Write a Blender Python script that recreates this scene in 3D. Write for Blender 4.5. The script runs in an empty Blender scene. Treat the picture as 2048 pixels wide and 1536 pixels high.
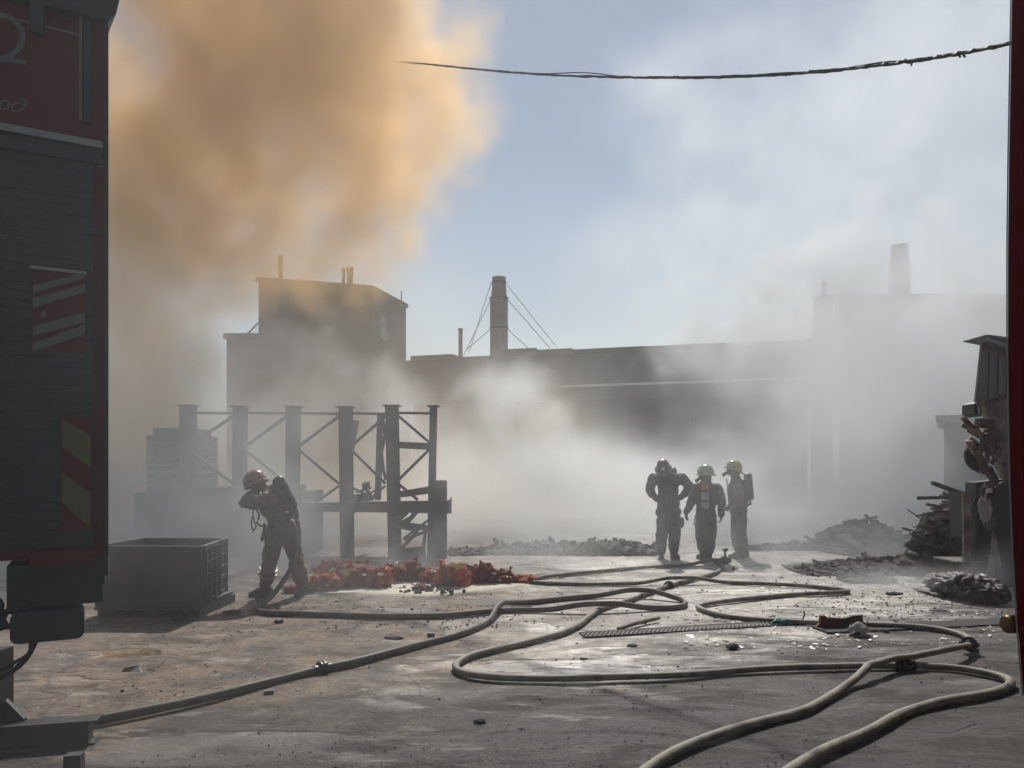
import bpy, bmesh, math, random
import numpy as np
from mathutils import Vector, Matrix, noise as mn
R = math.radians
PI = math.pi
sc = bpy.context.scene
col = sc.collection

# ------------------------------------------------------------------ camera
CAMH, FPX, HOR = 1.65, 1500.0, 940.0      # eye height, focal length in px of a 2048 wide frame, horizon row
cam_d = bpy.data.cameras.new("camera")
cam = bpy.data.objects.new("camera", cam_d)
col.objects.link(cam)
cam.location = (0, 0, CAMH)
cam.rotation_euler = (R(90), 0, 0)
cam_d.sensor_width = 36.0
cam_d.lens = 36.0 * FPX / 2048.0
cam_d.shift_y = (HOR - 768.0) / 2048.0
cam_d.clip_start = 0.05
cam_d.clip_end = 2000
sc.camera = cam

# ------------------------------------------------------------------ light
SUN_EL, SUN_AZ = R(46), R(4.5)            # azimuth from +Y, positive to +X
world = bpy.data.worlds.new("World")
sc.world = world
world.use_nodes = True
wn = world.node_tree
bg = wn.nodes["Background"]
sky = wn.nodes.new("ShaderNodeTexSky")
sky.sky_type = 'NISHITA'
sky.sun_disc = False
sky.sun_elevation = SUN_EL
sky.sun_rotation = SUN_AZ
sky.altitude = 50
sky.air_density = 1.3
sky.dust_density = 0.2
sky.ozone_density = 0.4
wn.links.new(sky.outputs[0], bg.inputs[0])
bg.inputs[1].default_value = 0.058
sun_d = bpy.data.lights.new("sun", 'SUN')
sun_d.energy = 4.5
sun_d.angle = R(0.6)
sun_d.color = (1.0, 0.96, 0.90)
sun = bpy.data.objects.new("sun", sun_d)
col.objects.link(sun)
sdir = Vector((math.sin(SUN_AZ) * math.cos(SUN_EL), math.cos(SUN_AZ) * math.cos(SUN_EL), math.sin(SUN_EL)))
sun.rotation_euler = sdir.to_track_quat('Z', 'Y').to_euler()
sun.location = sdir * 60
sc.view_settings.view_transform = 'Standard'
sc.view_settings.look = 'None'
sc.view_settings.gamma = 1
sc.view_settings.use_curve_mapping = False
sc.view_settings.exposure = 0.03
cy = sc.cycles
sc.render.engine = 'CYCLES'
cy.use_denoising = True
cy.denoiser = 'OPENIMAGEDENOISE'
cy.use_adaptive_sampling = True
cy.adaptive_threshold = 0.04
cy.max_bounces = 8
cy.diffuse_bounces = 2
cy.glossy_bounces = 2
cy.transmission_bounces = 2
cy.transparent_max_bounces = 128
cy.volume_bounces = 3
cy.volume_step_rate = 2.6
cy.volume_max_steps = 256
cy.caustics_reflective = False
cy.caustics_refractive = False

# ------------------------------------------------------------------ helpers
def P(px, py, D):
    """world point that the photograph shows at (px, py) when it stands D metres away"""
    return Vector(((px - 1024.0) / FPX * D, D, CAMH + (HOR - py) / FPX * D))
def G(px, py, h=0.0):
    D = (CAMH - h) * FPX / (py - HOR)
    return Vector(((px - 1024.0) / FPX * D, D, h))

def tag(o, label=None, cat=None, group=None, kind=None):
    if label: o['label'] = label
    if cat: o['category'] = cat
    if group: o['group'] = group
    if kind: o['kind'] = kind
    return o
def thing(name, loc, label, cat, group=None, rz=0.0):
    o = bpy.data.objects.new(name, None)
    o.empty_display_size = 0.2
    o.location = loc
    o.rotation_euler = (0, 0, rz)
    col.objects.link(o)
    return tag(o, label, cat, group)
def root_matrix(o):
    while o.parent is not None:
        o = o.parent
    return Matrix.Translation(o.location) @ Matrix.Rotation(o.rotation_euler.z, 4, 'Z')
def link_mesh(name, me, mat, parent=None, local=False, smooth=False):
    """mesh given in world coordinates (or in the thing's own when local)"""
    o = bpy.data.objects.new(name, me)
    col.objects.link(o)
    if parent is not None:
        o.parent = parent
        if not local:
            me.transform(root_matrix(parent).inverted())
    if mat is not None and len(me.materials) == 0:
        me.materials.append(mat)
    if smooth:
        me.polygons.foreach_set("use_smooth", [True] * len(me.polygons))
    return o
def copy_tree(o, parent=None):
    c = o.copy(); col.objects.link(c)
    if parent is not None: c.parent = parent
    for ch in list(o.children): copy_tree(ch, c)
    return c

class MB:
    def __init__(self):
        self.bm = bmesh.new()
    def box(self, c, s, rot=None, taper=None, jit=0.0, rnd=None):
        vs = []
        for dz in (-.5, .5):
            for dx, dy in ((-.5, -.5), (.5, -.5), (.5, .5), (-.5, .5)):
                t = (taper if (taper and dz > 0) else 1.0)
                v = Vector((dx * s[0] * t, dy * s[1] * t, dz * s[2]))
                if jit: v += Vector([(rnd or random).uniform(-jit, jit) for _ in range(3)])
                if rot is not None: v = rot @ v
                vs.append(self.bm.verts.new(v + Vector(c)))
        for f in ((0, 3, 2, 1), (4, 5, 6, 7), (0, 1, 5, 4), (1, 2, 6, 5), (2, 3, 7, 6), (3, 0, 4, 7)):
            self.bm.faces.new([vs[i] for i in f])
        return self
    def bar(self, a, b, w, h, up=Vector((0, 0, 1)), jit=0.0, rnd=None):
        a, b = Vector(a), Vector(b)
        z = (b - a); L = z.length; z.normalize()
        x = up.cross(z)
        if x.length < 1e-4: x = Vector((1, 0, 0)).cross(z)
        x.normalize(); y = z.cross(x)
        rot = Matrix((x, y, z)).transposed()
        return self.box((a + b) / 2, (w, h, L), rot, jit=jit, rnd=rnd)
    def prism(self, pts, vec):
        """polygon (list of 3D points) pushed along vec"""
        a = [self.bm.verts.new(Vector(p)) for p in pts]
        b = [self.bm.verts.new(Vector(p) + Vector(vec)) for p in pts]
        n = len(pts)
        self.bm.faces.new(a); self.bm.faces.new(b[::-1])
        for i in range(n):
            self.bm.faces.new([a[i], b[i], b[(i + 1) % n], a[(i + 1) % n]])
        return self
    def tube(self, pts, r, seg=8, caps=True, fl=1.0):
        pts = [Vector(p) for p in pts]
        n = len(pts)
        rs = r if hasattr(r, '__len__') else [r] * n
        rings = []
        prev = None
        for i, p in enumerate(pts):
            t = (pts[min(i + 1, n - 1)] - pts[max(i - 1, 0)])
            if t.length < 1e-9: t = Vector((0, 0, 1))
            t.normalize()
            if prev is None:
                x = t.cross(Vector((0, 0, 1)))
                if x.length < 1e-3: x = t.cross(Vector((0, 1, 0)))
            else:
                x = prev - t * prev.dot(t)
            x.normalize(); prev = x
            y = t.cross(x)
            rings.append([self.bm.verts.new(p + (x * math.cos(2 * PI * k / seg) + y * math.sin(2 * PI * k / seg) * fl) * rs[i]) for k in range(seg)])
        for i in range(n - 1):
            for k in range(seg):
                self.bm.faces.new([rings[i][k], rings[i][(k + 1) % seg], rings[i + 1][(k + 1) % seg], rings[i + 1][k]])
        if caps:
            self.bm.faces.new(rings[0][::-1]); self.bm.faces.new(rings[-1])
        return self
    def lathe(self, prof, c, axis=Vector((0, 0, 1)), seg=24, caps=True, sx=1.0, sy=1.0):
        """prof: list of (radius, height) along axis from c"""
        axis = Vector(axis).normalized()
        x = axis.cross(Vector((0, 1, 0)))
        if x.length < 1e-3: x = Vector((1, 0, 0))
        x.normalize(); y = axis.cross(x)
        c = Vector(c)
        rings = []
        for r, h in prof:
            rings.append([self.bm.verts.new(c + axis * h + (x * math.cos(2 * PI * k / seg) * sx + y * math.sin(2 * PI * k / seg) * sy) * max(r, 1e-4)) for k in range(seg)])
        for i in range(len(rings) - 1):
            for k in range(seg):
                self.bm.faces.new([rings[i][k], rings[i][(k + 1) % seg], rings[i + 1][(k + 1) % seg], rings[i + 1][k]])
        if caps:
            self.bm.faces.new(rings[0][::-1]); self.bm.faces.new(rings[-1])
        return self
    def blob(self, c, s, sub=2, amp=0.25, freq=1.6, seed=0, ridged=False, rot=None, floor=None):
        """lumpy closed body: icosphere pushed by noise"""
        res = bmesh.ops.create_icosphere(self.bm, subdivisions=sub, radius=1.0)
        c = Vector(c); off = Vector((seed * 7.31, seed * 3.77, seed * 1.93))
        for v in res['verts']:
            d = v.co.normalized()
            n = mn.fractal(d * freq + off, 1.0, 2.0, 4)
            if ridged: n = 0.55 - abs(n) * 1.9
            q = d * (1.0 + amp * n)
            q = Vector((q.x * s[0], q.y * s[1], q.z * s[2]))
            if rot is not None: q = rot @ q
            v.co = q + c
            if floor is not None and v.co.z < floor: v.co.z = floor + (v.co.z - floor) * 0.05
        return self
    def build(self, name, mat, parent=None, local=False, smooth=False):
        bmesh.ops.recalc_face_normals(self.bm, faces=self.bm.faces)
        me = bpy.data.meshes.new(name)
        self.bm.to_mesh(me); self.bm.free()
        return link_mesh(name, me, mat, parent, local, smooth)

def catmull(pts, n=8):
    pts = [Vector(p) for p in pts]
    out = []
    q = [pts[0] * 2 - pts[1]] + pts + [pts[-1] * 2 - pts[-2]]
    for i in range(1, len(q) - 2):
        p0, p1, p2, p3 = q[i - 1], q[i], q[i + 1], q[i + 2]
        for k in range(n):
            t = k / n
            out.append(0.5 * ((2 * p1) + (p2 - p0) * t + (2 * p0 - 5 * p1 + 4 * p2 - p3) * t * t + (3 * p1 - p0 - 3 * p2 + p3) * t ** 3))
    out.append(pts[-1])
    return out

# ------------------------------------------------------------------ materials
def pmat(name, cols, scale=3.0, rough=(0.6, 0.9), metal=0.0, bump=0.2, bscale=25.0, stretch=(1, 1, 1), detail=6, spec=0.5, bdist=0.01, sheen=0.0):
    m = bpy.data.materials.new(name)
    m.use_nodes = True
    nt = m.node_tree; N = nt.nodes; L = nt.links
    b = N["Principled BSDF"]
    tc = N.new("ShaderNodeTexCoord")
    mp = N.new("ShaderNodeMapping"); mp.inputs['Scale'].default_value = stretch
    L.new(tc.outputs['Object'], mp.inputs[0])
    nz = N.new("ShaderNodeTexNoise"); nz.inputs['Scale'].default_value = scale; nz.inputs['Detail'].default_value = detail
    nz.inputs['Roughness'].default_value = 0.62
    L.new(mp.outputs[0], nz.inputs['Vector'])
    cr = N.new("ShaderNodeValToRGB")
    el = cr.color_ramp.elements
    while len(el) < len(cols): el.new(0.5)
    for i, c in enumerate(cols):
        el[i].position = 0.3 + 0.4 * i / max(1, len(cols) - 1)
        el[i].color = (*c, 1)
    L.new(nz.outputs['Fac'], cr.inputs[0])
    L.new(cr.outputs[0], b.inputs['Base Color'])
    mr = N.new("ShaderNodeMapRange"); mr.inputs[1].default_value = .3; mr.inputs[2].default_value = .7
    mr.inputs[3].default_value = rough[0]; mr.inputs[4].default_value = rough[1]
    L.new(nz.outputs['Fac'], mr.inputs[0]); L.new(mr.outputs[0], b.inputs['Roughness'])
    b.inputs['Metallic'].default_value = metal
    b.inputs['Specular IOR Level'].default_value = spec
    if bump:
        n2 = N.new("ShaderNodeTexNoise"); n2.inputs['Scale'].default_value = bscale; n2.inputs['Detail'].default_value = 5
        L.new(mp.outputs[0], n2.inputs['Vector'])
        bp = N.new("ShaderNodeBump"); bp.inputs['Strength'].default_value = bump; bp.inputs['Distance'].default_value = bdist
        L.new(n2.outputs['Fac'], bp.inputs['Height']); L.new(bp.outputs[0], b.inputs['Normal'])
    return m
M = {}
def make_translucent(m, f=.55):
    nt = m.node_tree; N = nt.nodes; L = nt.links
    tr = N.new("ShaderNodeBsdfTranslucent"); mx = N.new("ShaderNodeMixShader"); mx.inputs[0].default_value = f
    cr = [n for n in N if n.type == 'VALTORGB'][0]
    L.new(cr.outputs[0], tr.inputs['Color']); L.new(N["Principled BSDF"].outputs[0], mx.inputs[1]); L.new(tr.outputs[0], mx.inputs[2])
    L.new(mx.outputs[0], N["Material Output"].inputs['Surface'])
M['steel_frame'] = pmat('painted_rusty_steel', [(.05, .055, .055), (.09, .09, .085), (.12, .075, .05)], 4, (.45, .75), .3, .3, 30)
M['concrete'] = pmat('grey_concrete', [(.09, .09, .09), (.15, .148, .142), (.21, .205, .195)], 1.5, (.8, .95), 0, .4, 20)
M['sooty_concrete'] = pmat('sooty_concrete', [(.05, .048, .045), (.09, .085, .08), (.13, .12, .11)], 1.5, (.8, .95), 0, .4, 20)
M['old_wall'] = pmat('weathered_render_wall', [(.035, .038, .042), (.065, .067, .07), (.10, .098, .095)], .6, (.8, .95), 0, .4, 6, bdist=.03)
M['pale_trim'] = pmat('pale_painted_trim', [(.6, .6, .58), (.75, .74, .72)], 1, (.4, .6), 0, .1, 10)
M['stack_metal'] = pmat('grimy_stack_metal', [(.09, .09, .09), (.17, .165, .16), (.24, .23, .21)], 1.2, (.5, .75), .3, .2, 8, stretch=(1, 1, .35))
M['dark_metal'] = pmat('dark_metal', [(.02, .021, .022), (.045, .045, .045)], 6, (.35, .6), .4, .2, 40)
M['black_rubber'] = pmat('black_rubber', [(.012, .012, .012), (.03, .03, .03)], 8, (.5, .8), 0, .2, 60)
M['truck_red'] = pmat('fire_engine_red', [(.085, .008, .010), (.13, .012, .013)], 3, (.45, .6), 0, .03, 20, spec=.2)
M['shade_red'] = pmat('deep_red_paint', [(.10, .0008, .002), (.12, .001, .003)], 2, (.9, 1.0), 0, 0, spec=.0)
M['truck_grey'] = pmat('roller_shutter_grey', [(.016, .020, .022), (.028, .032, .034)], 3, (.4, .6), .3, .1, 20)
M['truck_trim'] = pmat('scuffed_aluminium_trim', [(.2, .2, .19), (.34, .33, .31)], 5, (.35, .6), .5, .1, 30)
M['decal_white'] = pmat('faded_white_film', [(.10, .10, .088), (.16, .155, .13)], 6, (.4, .6), 0, .05, 30)
M['decal_yellow'] = pmat('dusty_yellow_film', [(.085, .072, .028), (.125, .10, .035)], 6, (.4, .6), 0, .05, 30)
M['char_wood'] = pmat('charred_timber', [(.02, .018, .016), (.07, .055, .045), (.16, .12, .09)], 5, (.6, .95), 0, .6, 30, stretch=(1, 1, 1))
M['pale_wood'] = pmat('weathered_timber', [(.1, .08, .06), (.24, .19, .14), (.34, .28, .21)], 5, (.6, .9), 0, .5, 30)
M['rubble'] = pmat('sooty_rubble', [(.02, .02, .021), (.035, .034, .033), (.06, .056, .052)], 4, (.8, .98), 0, .6, 20)
M['brown_rubble'] = pmat('brown_ash_rubble', [(.03, .025, .02), (.075, .06, .048), (.16, .135, .11)], 5, (.8, .98), 0, .6, 20)
M['plaster'] = pmat('cracked_plaster_board', [(.1, .085, .07), (.23, .2, .17), (.36, .33, .29)], 6, (.7, .95), 0, .7, 18, bdist=.02)
M['sheet_metal'] = pmat('dull_sheet_metal', [(.12, .125, .13), (.2, .205, .21)], 2.5, (.35, .6), .6, .2, 14)
M['poly'] = pmat('crumpled_pale_plastic', [(.34, .33, .31), (.58, .56, .52)], 6, (.5, .75), 0, .4, 20)
M['grey_poly'] = pmat('dirty_grey_plastic', [(.06, .06, .058), (.15, .148, .14), (.26, .25, .24)], 5, (.5, .75), 0, .6, 12, bdist=.03)
M['red_net'] = pmat('red_net_sacking', [(.3, .06, .03), (.68, .17, .07), (.82, .36, .18)], 9, (.45, .75), 0, .9, 45, bdist=.02)
M['dark_net'] = pmat('sooty_red_net_sacking', [(.12, .03, .02), (.4, .09, .045), (.6, .2, .1)], 9, (.5, .8), 0, .9, 45, bdist=.02)
M['pale_net'] = pmat('faded_red_net_sacking', [(.2, .05, .035), (.42, .12, .08), (.5, .24, .17)], 9, (.45, .75), 0, .9, 45, bdist=.02)
M['yellow_scrap'] = pmat('yellow_scrap', [(.65, .5, .1), (.8, .7, .25)], 9, (.4, .6), 0, .3, 30)
M['white_scrap'] = pmat('white_scrap', [(.6, .58, .52), (.8, .78, .72)], 9, (.3, .5), 0, .3, 30)
M['red_board'] = pmat('dark_red_board', [(.07, .008, .01), (.13, .02, .02)], 8, (.5, .8), 0, .3, 30)
M['teal_film'] = pmat('teal_plastic_film', [(.02, .16, .18), (.05, .3, .33)], 8, (.25, .45), 0, .4, 30)
M['hose'] = pmat('dusty_woven_hose', [(.06, .056, .045), (.12, .11, .085), (.18, .165, .13)], 7, (.55, .8), 0, .35, 160, bdist=.003)
M['hose_pale'] = pmat('pale_woven_hose', [(.06, .054, .042), (.19, .175, .135), (.27, .25, .20)], 7, (.5, .8), 0, .35, 160, bdist=.003)
M['coupling'] = pmat('blackened_alloy', [(.03, .032, .034), (.09, .09, .09)], 14, (.3, .55), .7, .2, 60)
M['brass'] = pmat('tarnished_brass', [(.08, .055, .025), (.2, .13, .055)], 12, (.25, .45), .9, .2, 60)
M['turnout'] = pmat('sooty_tan_turnout_fabric', [(.10, .075, .048), (.135, .102, .066), (.17, .13, .088)], 5, (.75, .95), 0, .6, 38, bdist=.015)
M['turnout_dark'] = pmat('dark_turnout_fabric', [(.035, .035, .032), (.07, .066, .058), (.11, .1, .085)], 7, (.75, .95), 0, .6, 38, bdist=.015)
M['reflect'] = pmat('lime_reflective_tape', [(.14, .15, .05), (.26, .27, .10)], 14, (.35, .6), 0, .2, 60)
M['reflect_dull'] = pmat('sooty_reflective_tape', [(.09, .09, .05), (.16, .165, .09)], 14, (.5, .7), 0, .2, 60)
M['boot'] = pmat('black_boot_rubber', [(.01, .01, .01), (.03, .028, .026)], 10, (.35, .6), 0, .2, 50)
M['glove'] = pmat('dark_leather_glove', [(.02, .018, .015), (.05, .042, .035)], 12, (.6, .8), 0, .4, 60)
M['helmet_tan'] = pmat('sooty_tan_helmet_shell', [(.2, .12, .05), (.36, .22, .09)], 8, (.2, .4), 0, .1, 30)
M['helmet_yellow'] = pmat('yellow_helmet_shell', [(.42, .36, .12), (.6, .52, .2)], 8, (.15, .35), 0, .1, 30)
M['helmet_lime'] = pmat('pale_lime_helmet_shell', [(.36, .46, .28), (.52, .62, .4)], 8, (.15, .35), 0, .1, 30)
M['helmet_brown'] = pmat('dark_brown_helmet_shell', [(.07, .045, .03), (.15, .1, .06)], 8, (.25, .45), 0, .1, 30)
M['visor'] = pmat('smoked_visor', [(.01, .012, .014), (.02, .022, .024)], 5, (.08, .15), 0, 0)
M['tank'] = pmat('dark_cylinder_paint', [(.03, .03, .032), (.07, .07, .07)], 6, (.3, .5), .2, .1, 30)
M['tank_red'] = pmat('red_cylinder_cap', [(.3, .07, .04), (.42, .12, .07)], 6, (.35, .5), 0, .1, 30)
M['tank_pale'] = pmat('pale_grey_cylinder', [(.25, .25, .24), (.36, .36, .34)], 6, (.35, .5), 0, .1, 30)
M['skin'] = pmat('skin', [(.36, .22, .15), (.46, .29, .2)], 10, (.5, .65), 0, .1, 60)
M['cable'] = pmat('black_cable_sheath', [(.012, .012, .013), (.03, .03, .03)], 20, (.5, .7), 0, .2, 60)
M['roof_felt'] = pmat('dark_roof_felt', [(.07, .07, .07), (.12, .115, .11)], 1.0, (.8, .95), 0, .3, 10)
M['glass_dark'] = pmat('dirty_window_glass', [(.02, .025, .03), (.05, .055, .06)], 1.0, (.1, .3), 0, 0)
M['crate'] = pmat('dark_grey_plastic_bin', [(.05, .054, .056), (.09, .095, .095)], 6, (.45, .7), 0, .2, 30)

for k_ in ('red_net', 'dark_net', 'pale_net', 'poly', 'teal_film'): make_translucent(M[k_])

# ------------------------------------------------------------------ ground
rg = random.Random(5)
def ground_material():
    m = bpy.data.materials.new('wet_ash_covered_asphalt'); m.use_nodes = True
    nt = m.node_tree; N = nt.nodes; L = nt.links
    b = N["Principled BSDF"]
    tc = N.new("ShaderNodeTexCoord")
    def noise(scale, det=6, ro=.6, stretch=(1, 1, 1), dist=0.0, loc=(0, 0, 0)):
        mp = N.new("ShaderNodeMapping"); mp.inputs['Scale'].default_value = stretch; mp.inputs['Location'].default_value = loc
        L.new(tc.outputs['Object'], mp.inputs[0])
        n = N.new("ShaderNodeTexNoise"); n.inputs['Scale'].default_value = scale
        n.inputs['Detail'].default_value = det; n.inputs['Roughness'].default_value = ro; n.inputs['Distortion'].default_value = dist
        L.new(mp.outputs[0], n.inputs['Vector'])
        return n.outputs['Fac']
    def mth(op, a, b_=None, clamp=False):
        n = N.new("ShaderNodeMath"); n.operation = op; n.use_clamp = clamp
        for i, v in enumerate((a, b_)):
            if v is None: continue
            if isinstance(v, (int, float)): n.inputs[i].default_value = v
            else: L.new(v, n.inputs[i])
        return n.outputs[0]
    def ramp(v, a, b_, lo=0.0, hi=1.0):
        n = N.new("ShaderNodeMapRange"); n.interpolation_type = 'SMOOTHSTEP'
        n.inputs[1].default_value = a; n.inputs[2].default_value = b_; n.inputs[3].default_value = lo; n.inputs[4].default_value = hi
        L.new(v, n.inputs[0]); return n.outputs[0]
    def mix(f, c1, c2):
        n = N.new("ShaderNodeMix"); n.data_type = 'RGBA'
        if isinstance(f, (int, float)): n.inputs[0].default_value = f
        else: L.new(f, n.inputs[0])
        for i, c in ((6, c1), (7, c2)):
            if isinstance(c, tuple): n.inputs[i].default_value = (*c, 1)
            else: L.new(c, n.inputs[i])
        return n.outputs[2]
    sep = N.new("ShaderNodeSeparateXYZ"); L.new(tc.outputs['Object'], sep.inputs[0])
    X, Y = sep.outputs[0], sep.outputs[1]
    big = noise(.45, 5, .6)
    mid = noise(2.1, 9, .70, (1, 1, 1), .15)
    streak = noise(1.5, 9, .70, (.6, 1.3, 1), .25, (3, 1, 0))
    fine = noise(26, 8, .7)
    grit = noise(120, 4, .7)
    # bare asphalt, brown mud, pale ash and foam residue brightened to stand in for sun glare
    asph = mix(ramp(fine, .35, .65), (.020, .017, .0145), (.055, .047, .040))
    mud = mix(ramp(mid, .35, .65), (.10, .066, .042), (.27, .18, .11))
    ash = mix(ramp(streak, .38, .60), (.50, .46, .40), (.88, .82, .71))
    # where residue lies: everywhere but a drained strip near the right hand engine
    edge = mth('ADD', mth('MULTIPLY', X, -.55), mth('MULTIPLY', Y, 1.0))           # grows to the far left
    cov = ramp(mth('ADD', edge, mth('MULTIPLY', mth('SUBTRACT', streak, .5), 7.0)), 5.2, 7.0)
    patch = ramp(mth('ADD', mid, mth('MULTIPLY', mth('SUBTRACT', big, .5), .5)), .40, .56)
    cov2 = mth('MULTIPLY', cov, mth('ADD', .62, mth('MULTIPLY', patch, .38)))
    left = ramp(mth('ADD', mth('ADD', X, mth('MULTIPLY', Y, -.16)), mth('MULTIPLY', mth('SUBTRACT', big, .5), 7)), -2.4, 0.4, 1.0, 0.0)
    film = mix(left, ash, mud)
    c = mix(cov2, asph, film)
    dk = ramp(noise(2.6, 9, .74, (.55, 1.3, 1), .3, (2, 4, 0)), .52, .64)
    c = mix(mth('MULTIPLY', dk, ramp(edge, 5.0, 8.5, .7, .3)), c, (.055, .048, .042))  # dark stains weaken over mid yard, where glare is put into the colour
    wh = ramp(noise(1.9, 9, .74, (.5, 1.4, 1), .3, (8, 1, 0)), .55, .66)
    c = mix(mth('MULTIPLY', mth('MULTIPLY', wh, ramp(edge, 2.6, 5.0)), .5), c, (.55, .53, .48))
    vor = N.new("ShaderNodeTexVoronoi"); vor.feature = 'DISTANCE_TO_EDGE'; vor.inputs['Scale'].default_value = .55
    wv = N.new("ShaderNodeVectorMath"); wv.operation = 'ADD'
    wn_ = N.new("ShaderNodeTexNoise"); wn_.inputs['Scale'].default_value = 2.2; wn_.inputs['Detail'].default_value = 6
    L.new(tc.outputs['Object'], wn_.inputs['Vector']); L.new(tc.outputs['Object'], wv.inputs[0])
    sc_ = N.new("ShaderNodeVectorMath"); sc_.operation = 'SCALE'; sc_.inputs['Scale'].default_value = .55
    L.new(wn_.outputs['Color'], sc_.inputs[0]); L.new(sc_.outputs[0], wv.inputs[1]); L.new(wv.outputs[0], vor.inputs['Vector'])
    crack = mth('MULTIPLY', ramp(vor.outputs['Distance'], .002, .012, 1, 0), ramp(big, .45, .6))
    c = mix(mth('MULTIPLY', crack, .8), c, (.03, .026, .022))
    spots = ramp(noise(7, 7, .75, (1, 1, 1), .3, (9, 2, 0)), .60, .70)
    c = mix(mth('MULTIPLY', spots, .75), c, (.035, .03, .026))
    c = mix(mth('MULTIPLY', ramp(noise(11, 8, .78, (.8, 1.1, 1), .2, (4, 9, 0)), .50, .62), .42), c, (.06, .052, .045))
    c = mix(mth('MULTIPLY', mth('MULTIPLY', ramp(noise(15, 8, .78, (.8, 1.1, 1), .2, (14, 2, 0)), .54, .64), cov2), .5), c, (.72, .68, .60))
    c = mix(mth('MULTIPLY', ramp(fine, .5, .75), .45), c, (.07, .06, .05))
    c = mix(mth('MULTIPLY', ramp(grit, .54, .68), .62), c, (.035, .03, .026))
    c = mix(mth('MULTIPLY', ramp(noise(60, 5, .75, (1, 1, 1), 0, (3, 3, 0)), .60, .70), .5), c, (.55, .52, .46))
    # curved tyre marks pressed into the mud
    rr = mth('SQRT', mth('ADD', mth('POWER', mth('ADD', X, -6.0), 2.0), mth('POWER', mth('ADD', Y, 3.5), 2.0)))
    trk = mth('ADD', rr, mth('MULTIPLY', mth('SUBTRACT', mid, .5), .25))
    tm = mth('ADD', ramp(mth('ABSOLUTE', mth('SUBTRACT', trk, 10.4)), .03, .16, 1, 0), ramp(mth('ABSOLUTE', mth('SUBTRACT', trk, 11.15)), .03, .14, 1, 0), True)
    c = mix(mth('MULTIPLY', tm, .45), c, (.05, .04, .033))
    L.new(c, b.inputs['Base Color'])
    pud = ramp(mth('ADD', noise(.9, 3, .5, (.6, 1.5, 1), 1.0, (5, 7, 0)), 0), .56, .63)
    pud = mth('MULTIPLY', pud, ramp(edge, 4.2, 6.0))
    wet = ramp(noise(2.2, 7, .7, (.5, 1.3, 1), .5, (1, 8, 0)), .38, .62)
    ro = mth('SUBTRACT', .86, mth('MULTIPLY', wet, .48))
    ro = mth('SUBTRACT', ro, mth('MULTIPLY', pud, .30))
    ro = mth('ADD', ro, mth('MULTIPLY', mth('SUBTRACT', grit, .5), .3), True)
    L.new(mth('MAXIMUM', ro, .09), b.inputs['Roughness'])
    b.inputs['Specular IOR Level'].default_value = .5
    h = mth('ADD', mth('MULTIPLY', mid, .28), mth('MULTIPLY', fine, .34))
    h = mth('ADD', h, mth('MULTIPLY', grit, .16))
    h = mth('ADD', h, mth('MULTIPLY', cov2, .12))
    h = mth('SUBTRACT', h, mth('MULTIPLY', tm, .15))
    h = mth('SUBTRACT', h, mth('MULTIPLY', crack, .2))
    h = mth('MULTIPLY', h, mth('SUBTRACT', 1.0, mth('MULTIPLY', pud, .85)))
    bp = N.new("ShaderNodeBump"); bp.inputs['Strength'].default_value = 1.0; bp.inputs['Distance'].default_value = .07
    L.new(h, bp.inputs['Height']); L.new(bp.outputs[0], b.inputs['Normal'])
    return m
def make_ground():
    ys = [-30, -10, 0] + list(np.linspace(2, 20, 160)) + [24, 32, 50, 90, 180, 400, 900]
    xs = [-600, -200, -80, -40, -25] + list(np.linspace(-15, 15, 190)) + [25, 40, 80, 200, 600]
    vs = []
    for y in ys:
        for x in xs:
            f = 1.0 if (2 <= y <= 20 and abs(x) <= 15) else 0.0
            z = f * 0.012 * mn.fractal(Vector((x * 1.1, y * 1.1, 0)), 1.0, 2.0, 4)
            vs.append((x, y, z))
    nx = len(xs)
    fs = [(j * nx + i, j * nx + i + 1, (j + 1) * nx + i + 1, (j + 1) * nx + i) for j in range(len(ys) - 1) for i in range(nx - 1)]
    me = bpy.data.meshes.new('ground'); me.from_pydata(vs, [], fs)
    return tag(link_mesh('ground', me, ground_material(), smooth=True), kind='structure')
make_ground()

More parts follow.
